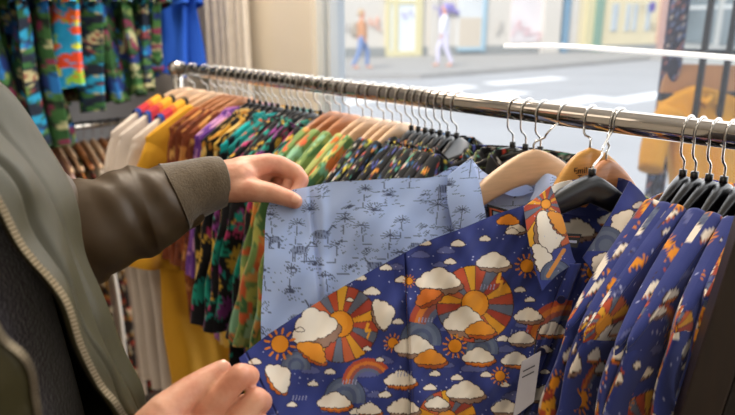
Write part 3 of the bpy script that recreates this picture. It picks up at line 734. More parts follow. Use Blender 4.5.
for kind, pxs, hk, desc, tile, opt in runs:
    for i, px in enumerate(pxs):
        sd += 1; s = s_at(px); o_ = (ORD[i]+' ' if len(pxs) > 1 else ''); of = ' from the far end' if len(pxs) > 1 else ''
        sk = (SK0 if px < 290 else math.radians(-13))+math.radians(rng.uniform(-2.5, 2.5))
        hgl = {'white': 'carrying an off-white striped-shoulder top', 'yellow': 'carrying the mustard yellow shirt', 'rust': 'carrying a rust brown shirt', 'purple': 'carrying a purple shirt', 'blackyellow': 'carrying a black and yellow leaf shirt',
               'teal': 'carrying a teal shirt', 'monstera': 'carrying a black shirt with teal leaves', 'tealblack': 'carrying a turquoise and yellow shirt', 'camo': 'carrying a green and orange shirt', 'camo2': 'carrying a light green shirt',
               'black1': 'carrying a black multicoloured shirt', 'black2': 'carrying a black flowered shirt'}[kind]
        hh_ = min(.18, opt['W']-.02)
        add_hanger_for(s, sk, hk, (o_+place[hk]+', '+hgl).strip(), 'hangers on the chrome rail', half=hh_, drop=.085*hh_/.18, zz=(.008 if hk != 'black' else 0), big=(1.45 if hk != 'black' else 1))
        kw = dict(opt); lab = (o_+desc+of).strip() if of else desc+' on the chrome rail'
        if kind == 'white': kw['stripe'] = None
        near = px > 285
        r = hang_shirt('shirt' if kind != 'white' else 'knit_top', lab, 'shirt', s, sk, tile, sd, 'shirts hanging on the chrome rail', half=hh_, drop=.085*hh_/.18, zz=(.004 if hk != 'black' else 0), cz=(.022 if hk != 'black' else .006), b0_=.014 if kind in ('white', 'yellow') else (.0095 if px < 330 else .011),
                       res=(70, 80) if not near else (96, 110), **kw)
        if kind == 'white':                # striped shoulder bands and dark neck edge
            e, n = axes(sk); N = ST(s, 0, RH-.055); base = .012
            for (a_, b_, c_, nm) in ((.058, .066, '#26241c', 'dark_edge'), (.066, .088, '#e0a52c', 'yellow_band'), (.088, .098, '#d9662c', 'orange_band'), (.098, .118, '#bf2f3a', 'red_band'), (.118, .127, '#22408f', 'blue_band')):
                v = []
                for p in np.linspace(a_, b_, 8):
                    for k in range(9):
                        an = PI*k/8; v.append(N+e*p+n*(.0165*math.cos(an))+Zv*(base-.085*hh_/.18*(p/hh_)**1.3+.004+.008*math.sin(an)-(.05 if k in (0, 8) else 0)))
                mesh(nm, np.array(v), grid_faces(8, 9), mat('knit'+nm, c_, .9, noise=.06, bump=.3), r)
# ------------------------------------------------------------------ near cluster of cloud-print shirts on the right
for i, (px, sk, dy) in enumerate(((689, 0, 0), (701, 0, 0), (716, 2.5, .004), (731, -1.5, 0), (750, 1, 0), (766, -2.5, 0), (783, -1, 0), (801, -4, 0))):
    s = s_at(px); sk = math.radians(sk)
    add_hanger_for(s, sk, 'black', '%s black plastic hanger of the near group, carrying a navy cloud-print shirt' % ORD[i], 'black hangers of the near group', half=min(.19, [.225, .225, .225, .225, .22, .19, .16, .14][i]-.02), drop=.095)
    hang_shirt('shirt', '%s navy cloud-print shirt from the left in the near group' % ORD[i], 'shirt', s, sk, TR, 300+i, 'navy cloud-print shirts in the near group', W=[.225, .225, .225, .225, .22, .19, .16, .14][i], b0_=.014, res=(190, 230), amp=.0075, sl=.25, wid=.08, drop=.095, half=.19, sleeve_a=.055, cz=.02)
# dark hangers behind the blue shirt, and two spare wooden ones
for i, (px, hk) in enumerate(((515, 'black'), (528, 'black'), (543, 'black'))):
    s = s_at(px); add_hanger_for(s, math.radians(64), hk, '%s black plastic hanger behind the wooden hanger of the blue shirt' % ORD[i], 'black hangers behind the blue shirt')
    hang_shirt('shirt', '%s dark shirt hanging behind the light blue shirt' % ORD[i], 'shirt', s, math.radians(64), T_blk, 340+i, 'dark shirts behind the light blue shirt', W=.18, amp=.004)
# ------------------------------------------------------------------ upper and lower racks on the left wall
S2 = -.78
t_a = -.95; t_b = .50
ur = thing('wall_rail', 'upper chrome rail on the left wall, above the picture', 'rail', loc=tuple(ST(S2, t_b, 1.93)))
v, f = tube([ST(S2, t_a, 1.93), ST(S2, t_b, 1.93)], .012, 16); add('rail', (v, f), CHROME, ur, smooth=True)
for t in (t_a+.05, t_b-.05):
    v, f = tube([ST(SL, t, 1.93), ST(S2, t, 1.93)], .01, 12); add('bracket', (v, f), CHROME, ur, smooth=True)
SLr = S2
lo_rail = thing('wall_rail', 'lower chrome rail on the left wall with small wooden hangers', 'rail', loc=tuple(ST(SLr, t_b, 1.06)))
pA = on_z(60, 130, 1.17)
hL = 1.15
v, f = tube([ST(SLr, t_a, hL), ST(SLr, t_b+.03, hL)], .0125, 16); add('rail', (v, f), CHROME, lo_rail, smooth=True)
for t in (t_a+.05, t_b-.02):
    v, f = tube([ST(SL, t, hL), ST(SLr, t, hL)], .01, 12); add('bracket', (v, f), CHROME, lo_rail, smooth=True)
def wall_shirt(name, label, cat, t, hr, tile, seed, W, Lb, group, plainc=None, amp=.012, b0_=.012, sl=.2, res=(60, 90), half=.18, hk='black', hlabel='', drop=.08, sk=0, collar=False):
    """a garment on a rail running along t; its near edge points to +s"""
    rs = np.random.RandomState(seed); e = U*math.cos(sk)-V*math.sin(sk); n = V*math.cos(sk)+U*math.sin(sk); N = ST(S2, t, hr-.055)
    root = thing(name, label, cat, group, loc=tuple(N)); u0, v0 = rs.rand(2)*300; ph = rs.rand(4)*6; nu, nv = res
    ps = np.linspace(-1, 1, nu)*W; qs = np.linspace(0, 1, nv); vs = []; cs = []; fs = []; off = 0
    for sg in (1, -1):
        Pp, Q = np.meshgrid(ps, qs); tp = .0-.34*np.abs(Pp); h = tp+(-Lb-tp)*Q
        b = b0_*(1-(np.abs(Pp)/W)**4)**.5*(.4+1.0*Q)*(Q > 0); fold = amp*(np.sin(Pp*40+ph[0]+h*3)+.7*np.sin(h*9+ph[2])+.5*np.sin(Pp*95+ph[3]))*np.minimum(1, Q*2)
        X = N+e*(Pp*(1+.0*Q))[..., None]+n*(fold+sg*b)[..., None]+Zv*(h+.012*np.sin(Pp*30+ph[1])*Q)[..., None]
        vs.append(X.reshape(-1, 3)); cs.append(np.tile(np.array(hx(plainc), np.float32), (nu*nv, 1)) if plainc else tile.sample((Pp*1000+u0).ravel(), (-h*1000+v0).ravel())); fs.append(grid_faces(nv, nu, off)); off += nu*nv
    mesh('shirt_body', np.concatenate(vs), np.concatenate(fs), CLOTHS, root, np.concatenate(cs))
    for sg in (1, -1):
        A = np.array([W-.03, -.026-.34*(W-.03)-.02]); B = np.array([W+.0, -.14-sl]); T, Aa = np.meshgrid(np.linspace(0, 1, 30), np.linspace(0, 2*PI, 28, endpoint=False), indexing='ij')
        hw = .05*np.minimum(1, .5+T*3); x = sg*(A[0]+(B[0]-A[0])*T+np.cos(Aa)*hw); y = np.sin(Aa)*(.006+.016*T)+amp*np.sin(T*5+ph[1])*T; hh = A[1]+(B[1]-A[1])*T+np.cos(Aa)*hw*.25
        X = N+e*x[..., None]+n*y[..., None]+Zv*hh[..., None]
        C_ = np.tile(np.array(hx(plainc), np.float32), (X.shape[0]*X.shape[1], 1)) if plainc else tile.sample((Aa*70+u0*1.3).ravel(), (T*sl*1000+v0*.7).ravel())
        mesh('sleeve', X.reshape(-1, 3), grid_faces(30, 28, 0, True), CLOTHS, root, C_)
    C = ST(S2, t, hr-.050); hg = thing('wooden_hanger' if hk.startswith('wood') else 'plastic_hanger', hlabel, 'hanger', 'hangers on the left wall rails', loc=tuple(C))
    ws = np.linspace(-1, 1, 25); path = np.array([C+e*half*w_-Zv*(drop*abs(w_)**1.25+.014) for w_ in ws]); v, f = sweep_rr(path, [.016-.008*abs(w_) for w_ in ws], [.006]*25, n)
    add('hanger_arms', (v, f), {'wood': WOODL, 'woodr': WOODR, 'black': BLACKP}[hk], hg, smooth=True)
    rc = ST(S2, t, hr); r = .0148; pts = [C-Zv*.004, C+Zv*.01, C+e*.006+Zv*.024]+[rc+e*r*math.cos(a)+Zv*r*math.sin(a) for a in np.radians(np.linspace(-30, 200, 12))]
    v, f = tube(catmull(pts, 30), .0013, 6); add('hook', (v, f), CHROMED, hg, smooth=True)
def h_at(px, py, s_):
    d = P(px, py, 1)-CAM; o = R0+U*s_; k = np.dot((o-CAM)*[1, 1, 0], U)/np.dot(d, U); return 1.5+d[2]*k
NU = 13; tiles = [T_aloha2, T_aloha, T_aloha, T_aloha2, T_hot, T_aloha, T_aloha2, T_aloha, T_aloha, T_aloha2, T_aloha, None, None]
for i in range(NU):
    px = [-45, -15, 12, 36, 86, 62, 108, 124, 141, 158, 174, 193, 206][i]
    t = t_at(px, S2+.24, 1.4)
    bot = 1.875-h_at(px, [200, 190, 172, 148, 88, 150, 110, 106, 96, 92, 74, 76, 70][i], S2+.22)
    bl = tiles[i] is None
    kindw = 'plain cobalt blue garment' if bl else ('turquoise and orange floral shirt' if tiles[i] is T_hot else ('blue-green leaf shirt' if tiles[i] is T_aloha2 else 'dark green palm-print shirt'))
    wall_shirt('shirt', '%s on the upper wall rail, %s from left' % (kindw, ORD[i]), 'shirt', t, 1.93, tiles[i], 500+i, .19, bot, 'shirts on the upper wall rail', plainc='#1c4fb0' if bl else None, amp=.014, sk=math.radians(4),
               b0_=.028, hlabel='black plastic hanger of the %s shirt from left on the upper wall rail' % ORD[i])
for i, px in enumerate((58, 68, 78, 88, 97, 106, 115, 124, 133)):
    t = t_at(px, S2+.1, 1.05)
    c = ['#d8c8c0', '#c8a8a0', None, None, '#d8cfc4', None, '#b8a898', None, None][i]
    nmw = 'pale child-size top' if c else 'dark flowered child-size shirt'
    wall_shirt('shirt', '%s on the lower wall rail, %s from the left' % (nmw, ORD[i]), 'shirt', t, hL, T_flo, 560+i, .13, .95, 'small shirts on the lower wall rail', plainc=c, amp=.005, hk='wood' if i % 3 else 'woodr', half=.13, drop=.06, sl=.1,
               hlabel='%s small wooden hanger from the left on the lower wall rail' % ORD[i])
# ------------------------------------------------------------------ yellow garment on the rack outside
CY2 = ZS-.06
def pnl(rows, nv, nu): g = net(rows, nv, nu); return P(g[..., 0], g[..., 1], g[..., 2])
yr = thing('yellow_shirt', 'mustard yellow long-sleeved shirt on the display rack outside the window', 'shirt', loc=tuple(P(705, 110, CY2)))
g = pnl([[(664, 104, CY2), (686, 92, CY2), (703, 87, CY2-.02), (722, 92, CY2), (752, 104, CY2)], [(672, 140, CY2), (690, 140, CY2-.03), (707, 140, CY2-.02), (725, 140, CY2-.04), (750, 140, CY2)], [(678, 215, CY2), (690, 215, CY2-.04), (708, 215, CY2-.01), (726, 215, CY2-.04), (748, 215, CY2)]], 30, 40)
ym = mat('yellow_cloth', '#dd9c10', .85, noise=.12, nscale=9, bump=.2, wrinkle=.5)
def thick(g, d): 
    nv, nu = g.shape[:2]; b = g+np.array(d); v = np.concatenate([g.reshape(-1, 3), b.reshape(-1, 3)]); f = np.concatenate([grid_faces(nv, nu), grid_faces(nv, nu, nv*nu)[:, ::-1]])
    ed = list(range(nu))+[nu-1+k*nu for k in range(1, nv)]+[(nv-1)*nu+k for k in range(nu-2, -1, -1)]+[k*nu for k in range(nv-2, 0, -1)]
    q = np.array([(ed[k], ed[k]+nv*nu, ed[(k+1) % len(ed)]+nv*nu, ed[(k+1) % len(ed)]) for k in range(len(ed))]); return v, np.concatenate([f, q])
v, f = thick(g, (0, .05, 0)); mesh('shirt_body', v, f, ym, yr)
for pts in ([(672, 112, CY2), (656, 140, CY2), (650, 170, CY2-.02)], [(748, 112, CY2), (762, 140, CY2), (768, 170, CY2)]):
    v, f = tube(catmull([P(*q) for q in pts], 14), np.linspace(.045, .035, 14), 14); add('sleeve', (v, f), ym, yr, smooth=True)
v, f = tube([P(700, 97, CY2-.03), P(705, 104, CY2-.05), P(711, 97, CY2-.03)], .012, 8); add('collar', (v, f), ym, yr, smooth=True)
# ------------------------------------------------------------------ HERO: navy cloud-print shirt held open
HR = Raster(520, 330, 4, '#2b3676', 200, 150)
sky_back(HR, 110, np.random.RandomState(5))
for x, y, w in ((300, 352, 18), (360, 390, 18), (440, 265, 16), (380, 262, 14), (330, 410, 20), (560, 330, 16)): HR.cloud(x, y, w, '#545a8c', '#2a3062', None, ky=.55)
hm = HR
hm.dome(296, 366, 15); hm.dome(345, 398, 21); hm.dome(421, 340, 21); hm.dome(482, 350, 17); hm.dome(596, 330, 22); hm.dome(640, 250, 20); hm.dome(548, 262, 20)
hm.arc(368, 384, 26, -PI, -PI/2+.9); hm.arc(452, 330, 44, -PI+.2, -PI/2-.1); hm.arc(565, 340, 40, -PI, -PI/2+.2); hm.arc(640, 340, 34, -PI, -PI/2+.3)
hm.wedge(340, 324, 39, .33, ph=.1); hm.wedge(475, 304, 39, .34, ph=.3); hm.wedge(447, 420, 30); hm.cloud(516, 229, 20); hm.cloud(508, 221, 24, col='#cf7d24', shade=None); hm.wedge(610, 410, 36); hm.wedge(672, 300, 34); hm.wedge(270, 448, 30)
hm.cloud(314, 328, 50, rot=-.35, ky=1.1); hm.cloud(312, 352, 36, col='#d48a2a', shade='#a8501c', rot=.6); hm.bolt(368, 331, 7)
hm.cloud(382, 314, 32, rot=1.25, ky=1.15); hm.cloud(278, 378, 34, orange=True, rot=.95, ky=1.1); hm.sun(280, 344, 8.5); hm.cloud(313, 384, 11, shade=None)
hm.cloud(334, 402, 36, orange=True); hm.sun(393, 343, 5); hm.cloud(367, 349, 9, shade=None); hm.cloud(414, 347, 42); hm.cloud(430, 359, 34, col='#cf8326', shade='#96481c')
hm.cloud(400, 380, 34, orange=True); hm.cloud(464, 322, 44, ky=.95); hm.cloud(480, 330, 32, col='#d48a2a', shade='#a8501c'); hm.bolt(500, 282, 8)
hm.cloud(438, 281, 48); hm.cloud(428, 297, 30, col='#c56a26', shade='#8f401c', rot=-.5); hm.cloud(493, 262, 36); hm.sun(527, 266, 6.5); hm.cloud(402, 280, 15, shade=None); hm.sun(409, 281, 3.5)
for x, y, w in ((372, 292, 18), (360, 278, 13), (386, 268, 13), (300, 330, 9), (255, 362, 14), (262, 400, 16), (330, 372, 12), (385, 395, 14), (450, 262, 13), (520, 290, 12), (512, 232, 14), (545, 350, 16), (430, 388, 14), (486, 375, 12), (356, 412, 14), (398, 322, 12), (424, 243, 15), (458, 244, 15), (485, 239, 12), (503, 339, 13), (435, 374, 12), (457, 378, 13), (505, 385, 10), (380, 360, 9), (350, 300, 8), (530, 300, 11), (292, 405, 11), (545, 372, 10)): hm.cloud(x, y, w, shade=None)
hm.sun(455, 346, 6.5); hm.cloud(478, 357, 34, orange=True); hm.cloud(515, 360, 30, orange=True); hm.cloud(528, 316, 30); hm.rain(520, 330, 20); hm.cloud(521, 339, 28); hm.cloud(465, 392, 40); hm.cloud(403, 408, 34); hm.cloud(437, 404, 26)
hm.cloud(369, 410, 26, orange=True); hm.cloud(505, 408, 30); hm.sun(500, 376, 5); hm.cloud(552, 330, 30, orange=True); hm.cloud(545, 395, 34); hm.cloud(600, 290, 34, rot=-.8, ky=1.2); hm.cloud(612, 252, 40, rot=-1.0, ky=1.2); hm.cloud(585, 370, 36, orange=True)
hm.sun(594, 272, 7); hm.cloud(622, 330, 34); hm.cloud(575, 225, 30); hm.cloud(640, 212, 34, rot=.8); hm.cloud(600, 190, 26, shade=None); hm.cloud(566, 188, 34, shade='#8d7466'); hm.cloud(632, 285, 22, shade=None); hm.cloud(672, 360, 40, orange=True)
for x, y in ((426, 318), (405, 372), (488, 285), (350, 380), (300, 396)): hm.rain(x, y, 16)
# garment surface: (px, py, depth) control net -> world
body_rows = [
 [(402, 254, .612), (430, 240, .622), (460, 229, .635), (494, 215, .65), (524, 205, .665), (550, 193, .682), (580, 184, .70), (606, 182, .715), (632, 186, .73), (657, 216, .745), (688, 262, .76)],
 [(406, 290, .606), (432, 285, .615), (462, 278, .628), (494, 268, .645), (522, 262, .655), (548, 258, .668), (576, 258, .69), (602, 256, .70), (630, 262, .71), (658, 275, .725), (690, 310, .74)],
 [(408, 335, .598), (434, 335, .606), (462, 335, .62), (490, 332, .632), (516, 330, .643), (540, 330, .65), (564, 330, .672), (592, 330, .682), (622, 335, .69), (654, 345, .70), (690, 365, .715)],
 [(410, 385, .59), (434, 385, .598), (460, 385, .61), (486, 385, .62), (510, 385, .632), (530, 385, .64), (556, 385, .655), (584, 385, .665), (616, 388, .672), (650, 392, .68), (690, 402, .69)],
 [(412, 450, .58), (434, 450, .59), (460, 450, .60), (484, 450, .61), (505, 450, .62), (524, 450, .628), (550, 450, .642), (578, 450, .65), (610, 450, .655), (646, 450, .66), (690, 450, .665)]]
def sheet(rows, nv, nu, fold=None):
    g = net(rows, nv, nu); px, py, z = g[..., 0], g[..., 1], g[..., 2]
    if fold is not None: z = z+fold(px, py)
    return px, py, P(px, py, z)
def grow(px, py, W_, zmask): pass
def fold_body(px, py):
    r = .0045*np.sin((px*.9-py*.25)*.085)+.0022*np.sin((px*.3+py)*.11+2)+.0030*np.sin((px*.5+py*.9)*.06+1)+.0016*np.sin((px-py*.6)*.19+.8)+.0012*np.sin(px*.33+py*.21)
    pl = px-(578-(py-262)*.40)              # shaded crease running down beside the placket
    r += .017*np.exp(-((pl-6)/5.0)**2)-.003*np.exp(-((pl+6)/6.0)**2)
    r += .0035*np.exp(-((px-(404+(py-255)*.05))/1.6)**2)     # shoulder seam
    return r*np.clip((py-178)/30, 0, 1)
px, py, W_ = sheet(body_rows, 300, 440, fold_body)
# lower part hanging to hip length (below the picture)
Cn = P(592, 174, .705)
hs_root = thing('shirt', 'navy shirt with clouds and suns, pulled open by one sleeve at the front', 'shirt', loc=tuple(Cn))
def inpoly(x, y, poly):
    r = np.zeros(x.shape, bool); j = len(poly)-1
    for i in range(len(poly)):
        xi, yi = poly[i]; xj, yj = poly[j]
        r ^= ((yi > y) != (yj > y)) & (x < (xj-xi)*(y-yi)/(yj-yi+1e-9)+xi); j = i
    return r
neck_poly = [(549, 150), (549, 196), (562, 226), (575, 268), (586, 262), (606, 228), (634, 186), (634, 150)]
keep = ~inpoly(px, py, neck_poly); fc = grid_faces(*px.shape); k = keep.ravel(); fc = fc[k[fc].all(1)]
colr = HR.sample(px.ravel(), py.ravel())
# continue the cloth straight down from the bottom row
bot = W_[-1]; drop = np.linspace(0, 1, 50)[1:, None, None]
tail = bot[None]+drop*np.array([0.01, .05, -.36])
nv, nu = px.shape; allv = np.concatenate([W_.reshape(-1, 3), tail.reshape(-1, 3)]); tf = grid_faces(50, nu, (nv-1)*nu)
tc_ = TR.sample((np.tile(px[-1], 49)*.9).ravel(), np.repeat(np.linspace(0, 360, 49), nu))
mesh('shirt_front', allv, np.concatenate([fc, tf]), CLOTH, hs_root, np.concatenate([colr, tc_]))
# back panel, seen through the neck
def push(rows, d, dyt=0):
    return [[(a[0]*1.0, a[1]+dyt*0, a[2]+d) for a in r] for r in rows]
br = [[(a, b+(6 if i == 0 else 0), z+.035) for (a, b, z) in r] for i, r in enumerate(body_rows)]
br[0] = [(x, max(y, 205) if 535 < x < 650 else y, z) for (x, y, z) in br[0]]
px2, py2, W2 = sheet(br, 120, 200, lambda x, y: .003*np.sin(x*.08+y*.05))
bot = W2[-1]; tail = bot[None]+drop*np.array([0.01, .05, -.36])
c2 = HR.sample((px2+27).ravel(), (py2+60).ravel()); c2 = c2*.0+TR.sample(px2.ravel()*1.0, py2.ravel()*1.0+40)
allv = np.concatenate([W2.reshape(-1, 3), tail.reshape(-1, 3)])
mesh('shirt_back', allv, np.concatenate([grid_faces(120, 200), grid_faces(50, 200, 119*200)]), CLOTH, hs_root, np.concatenate([c2, TR.sample(np.tile(px2[-1], 49), np.repeat(np.linspace(0, 360, 49), 200))]))
# sleeve held by the hand: closed tube of cloth (front sheet + back sheet)
sl_rows = [[(239, 358, .532), (262, 339, .548), (290, 320, .562), (318, 302, .578), (346, 285, .592), (376, 268, .604), (404, 253, .613)],
           [(243, 370, .530), (268, 362, .542), (292, 352, .556), (320, 342, .570), (348, 332, .584), (378, 318, .596), (406, 300, .606)],
           [(254, 395, .528), (276, 396, .540), (298, 396, .552), (324, 394, .566), (352, 388, .578), (380, 378, .590), (409, 360, .598)],
           [(266, 425, .527), (286, 430, .538), (306, 434, .548), (330, 436, .560), (356, 436, .572), (384, 434, .582), (411, 430, .588)],
           [(272, 455, .53), (292, 460, .54), (312, 464, .55), (334, 466, .562), (360, 466, .574), (386, 460, .582), (413, 452, .586)]]
def fold_sl(px, py): return (.0034*np.sin((px*.6+py)*.10)+.003*np.sin((px-py*1.1)*.055+2)+.0012*np.sin((px*1.2+py*.4)*.2))*np.clip((px-245)/30, 0, 1)*np.clip((404-px)/10, 0, 1)+.002*np.exp(-((px-247-(py-355)*.5)/1.2)**2)
a = sheet(sl_rows, 190, 260, fold_sl)
# fold the top edge over: a thin rounded rim then the rear sheet
rim = []
nrm = np.array([0, .9, -.3])
rows_b = [[(x+3, y+3+10*j*0, z+.012+.006*min(j, 2)) for (x, y, z) in r] for j, r in enumerate(sl_rows)]
b_ = sheet(rows_b, 190, 260, None)
f_top = grid_faces(190, 260); V_ = np.concatenate([a[2].reshape(-1, 3), b_[2].reshape(-1, 3)])
i0 = np.arange(260); rimf = np.stack([i0[:-1], i0[1:], i0[1:]+190*260, i0[:-1]+190*260], -1)
mesh('sleeve', V_, np.concatenate([f_top, f_top[:, ::-1]+190*260, rimf]), CLOTH, hs_root, np.concatenate([HR.sample(a[0].ravel(), a[1].ravel()), HR.sample(b_[0].ravel()+60, b_[1].ravel())]))
# far sleeve hanging behind the near group
v, f = tube(catmull([P(690, 280, .77), P(705, 330, .78), P(715, 400, .79)], 40), np.linspace(.045, .06, 40), 28)
mesh('sleeve', v, np.array(f[:-2]), CLOTH, hs_root, TR.sample(np.tile(np.arange(28)*8., 40), np.repeat(np.arange(40)*5., 28)))
# collar leaves and band
def patch(name, rows, parent, ras, nv=130, nu=130, th=.0022, off=(0, 0), m=None, scl=1):
    p_, q_, w_ = sheet(rows, nv, nu); v, f = thick(w_, (0.0, th, -th*.2)); c_ = ras.sample((p_*scl+off[0]).ravel(), (q_*scl+off[1]).ravel()); return mesh(name, v, f, m or CLOTH, parent, np.concatenate([c_, c_]))
HC_ = Raster(150, 150, 4, '#2e3a80', 515, 170)   # print seen on the collar leaves
HC_.wedge(546, 204, 46, .1, ph=.35); HC_.cloud(548, 232, 44, rot=1.4, ky=1.2); HC_.cloud(558, 222, 30, col='#d48a2a', shade='#a8501c', rot=1.0); HC_.cloud(541, 258, 34, shade='#8d7466', rot=1.3); HC_.dome(556, 276, 16); HC_.line(564, 250, 548, 276, 4, '#c9863a')
HC_.cloud(622, 222, 34, shade='#8d7466', rot=-1.0); HC_.dome(606, 246, 20); HC_.cloud(600, 262, 26, rot=-1); HC_.cloud(640, 206, 16, shade=None)
for _ in range(120): HC_.ell(rng.uniform(515, 665), rng.uniform(170, 320), .5, .5, '#a9add0')
patch('collar_leaf', [[(524, 207, .655), (536, 198, .664), (551, 186, .675)], [(528, 235, .640), (545, 225, .648), (564, 222, .672)], [(534, 265, .636), (550, 258, .645), (573, 256, .672)], [(542, 291, .634), (556, 276, .645), (576, 262, .672)]], hs_root, HC_)
patch('collar_leaf', [[(630, 181, .715), (642, 192, .716), (654, 210, .722)], [(616, 206, .70), (632, 222, .69), (646, 246, .70)], [(600, 232, .69), (614, 256, .672), (630, 282, .685)], [(583, 258, .682), (592, 272, .672), (606, 305, .675)]], hs_root, HC_)
# band at the back of the neck, curling behind the hanger
patch('collar_band', [[(550, 187, .682), (562, 182, .71), (580, 179, .735), (604, 177, .75), (620, 178, .74), (632, 182, .722)], [(553, 198, .682), (564, 196, .71), (582, 196, .735), (604, 196, .75), (620, 192, .74), (632, 190, .722)], [(556, 212, .683), (566, 214, .71), (582, 216, .733), (602, 216, .745), (618, 208, .735), (630, 198, .722)]], hs_root, HR, off=(0, 0))
# placket strip and buttons
pr = []
for q in np.linspace(0, 1, 6):
    y = 264+q*186; xc = 576-(y-262)*.385; zc = .664-q*.036; pr.append([(xc-6, y, zc), (xc, y, zc-.0015), (xc+6, y, zc+.002)])
patch('placket', pr, hs_root, HR, 160, 16)
for y in (300, 352, 404):
    xc = 576-(y-262)*.385; c0 = P(xc, y, .664-(y-264)/186*.036-.004); v, f = tube([c0, c0+np.array([0, .0015, 0])], .0045, 14); add('button', (v, f), mat('button', '#2a2c4a', .3, noise=.05), hs_root, smooth=False)
def flat(name, quad, col, parent, th=.0012, m=None, label=None):
    q = [P(*x) for x in quad]; b = np.array([0, th, -th*.3]); return add(name, (np.array(q+[x+b for x in q]), [(0, 1, 2, 3), (4, 7, 6, 5), (0, 4, 5, 1), (1, 5, 6, 2), (2, 6, 7, 3), (3, 7, 4, 0)]), m or mat('flat'+col, col, .6, noise=.04), parent, label=label)
nl = flat('neck_label', [(561, 233, .706), (582, 234, .706), (577, 248, .7), (565, 246, .7)], '#15131a', hs_root, label='small black woven label')
flat('label_stripe', [(563, 236, .7045), (580, 236.6, .7045), (579.6, 238, .7045), (563.3, 237.4, .7045)], '#c8603a', nl)
flat('label_stripe', [(567, 240, .703), (577, 240.6, .703), (576.6, 243.2, .702), (567.4, 242.6, .702)], '#b9c0e0', nl)
tg = flat('price_tag', [(522, 362, .610), (541, 351, .616), (534, 402, .604), (513, 418, .598)], '#a5a2aa', hs_root, label='white card price tag on a cord')
for k, (y, l) in enumerate(((366, 12), (372, 12), (385, 6), (391, 12))):
    flat('print_line', [(523-(y-366)*.16, y+5, .6065), (523-(y-366)*.16+l, y+5-.5*l, .6085), (523-(y-366)*.16+l, y+6.3-.5*l, .6085), (523-(y-366)*.16, y+6.3, .6065)], '#4a4850', tg, th=.0004)
v, f = tube(catmull([P(534, 358, .619), P(536, 340, .63), P(541, 325, .64)], 14), .0006, 6); add('cord', (v, f), BLACKP, tg, smooth=True)
# its black hanger
hanger(Cn, P(448, 262, .645), P(694, 262, .775), 'black', 'black plastic hanger in the neck of the open cloud-print shirt', s_at(620), big=1)
# wooden hangers behind it
eA = (P(640, 215, .79)-P(520, 190, .74))
hanger(P(606, 159, .735), P(580, 196, .72), P(650, 222, .79), 'woodr', 'pale wooden hanger peeking out behind the black hanger', s_at(617))
EC = P(590, 147, .76)
em = hanger(EC, P(540, 225, .745), P(650, 218, .79), 'woody', 'yellowish wooden hanger with handwritten black lettering', s_at(591), big=1.5)
txt = bpy.data.curves.new('lettering', 'FONT'); txt.body = 'Emil Kaston\n  Tønsb'; txt.size = .0108; txt.extrude = .0002; txt.space_line = .85
to = bpy.data.objects.new('lettering', txt); COL.objects.link(to)
dxv = (P(650, 218, .79)-P(540, 225, .745)); dxv[2] = 0; dxv /= np.linalg.norm(dxv); nv_ = np.array([dxv[1], -dxv[0], 0])
from mathutils import Matrix
org = EC+nv_*.0112-Zv*.0285-dxv*.0275
dg = bpy.context.evaluated_depsgraph_get(); tm = bpy.data.meshes.new_from_object(to.evaluated_get(dg)); bpy.data.objects.remove(to)
M = Matrix(((dxv[0], 0, nv_[0], org[0]), (dxv[1], 0, nv_[1], org[1]), (0, 1, 0, org[2]), (0, 0, 0, 1)))
tm.transform(M); tm.transform(Matrix.Translation(-em.location)); tm.materials.clear(); tm.materials.append(mat('ink', '#2a2018', .6, noise=.05))
lt = bpy.data.objects.new('lettering', tm); link(lt, em)
# ------------------------------------------------------------------ HERO 2: light blue shirt
BR = toile(360, 240, 4, 230, 130, seed=4, n=260)
bl_root = thing('shirt', 'light blue shirt with grey palm and zebra print, held out by the left hand', 'shirt', loc=tuple(P(540, 165, .80)))
b_rows = [
 [(286, 191, .763), (306, 187, .765), (332, 182, .762), (365, 180, .757), (400, 178, .765), (432, 177, .772), (456, 166, .78), (480, 178, .79), (512, 196, .80), (545, 190, .805), (575, 200, .81)],
 [(268, 206, .760), (300, 212, .760), (330, 212, .756), (365, 212, .752), (400, 212, .76), (432, 212, .767), (458, 214, .775), (482, 216, .785), (512, 220, .795), (545, 225, .80), (575, 230, .805)],
 [(264, 260, .74), (298, 262, .74), (328, 262, .744), (365, 262, .744), (400, 262, .75), (432, 262, .757), (458, 262, .765), (482, 262, .775), (512, 262, .785), (545, 262, .79), (575, 262, .795)],
 [(261, 335, .712), (296, 340, .715), (326, 340, .725), (365, 340, .73), (400, 340, .736), (432, 340, .742), (458, 340, .75), (482, 340, .76), (512, 340, .77), (545, 340, .775), (575, 340, .78)],
 [(268, 400, .705), (298, 405, .705), (328, 410, .712), (365, 410, .718), (400, 410, .722), (432, 410, .73), (458, 410, .738), (482, 410, .748), (512, 410, .758), (545, 410, .765), (575, 410, .77)]]
def fold_blue(px, py):
    r = .0025*np.sin((px*1.0+py*.3)*.05)+.0018*np.sin((px*.5-py)*.07+1)+.004*np.exp(-((px-(310+(py-190)*.10))/2.2)**2)-.0035*np.exp(-((px-(322+(py-190)*.02))/5)**2)+.0012*np.sin(px*.17+py*.11)
    return r*np.clip((py-180)/25, 0, 1)
p3, q3, W3 = sheet(b_rows, 220, 300, fold_blue)
np_poly = [(476, 150), (480, 176), (490, 240), (545, 240), (560, 150)]
kp = (~inpoly(p3, q3, np_poly)).ravel(); f3 = grid_faces(220, 300); f3 = f3[kp[f3].all(1)]
cut = p3.mean(0); js = int(np.argmin(abs(p3[60]-318)))
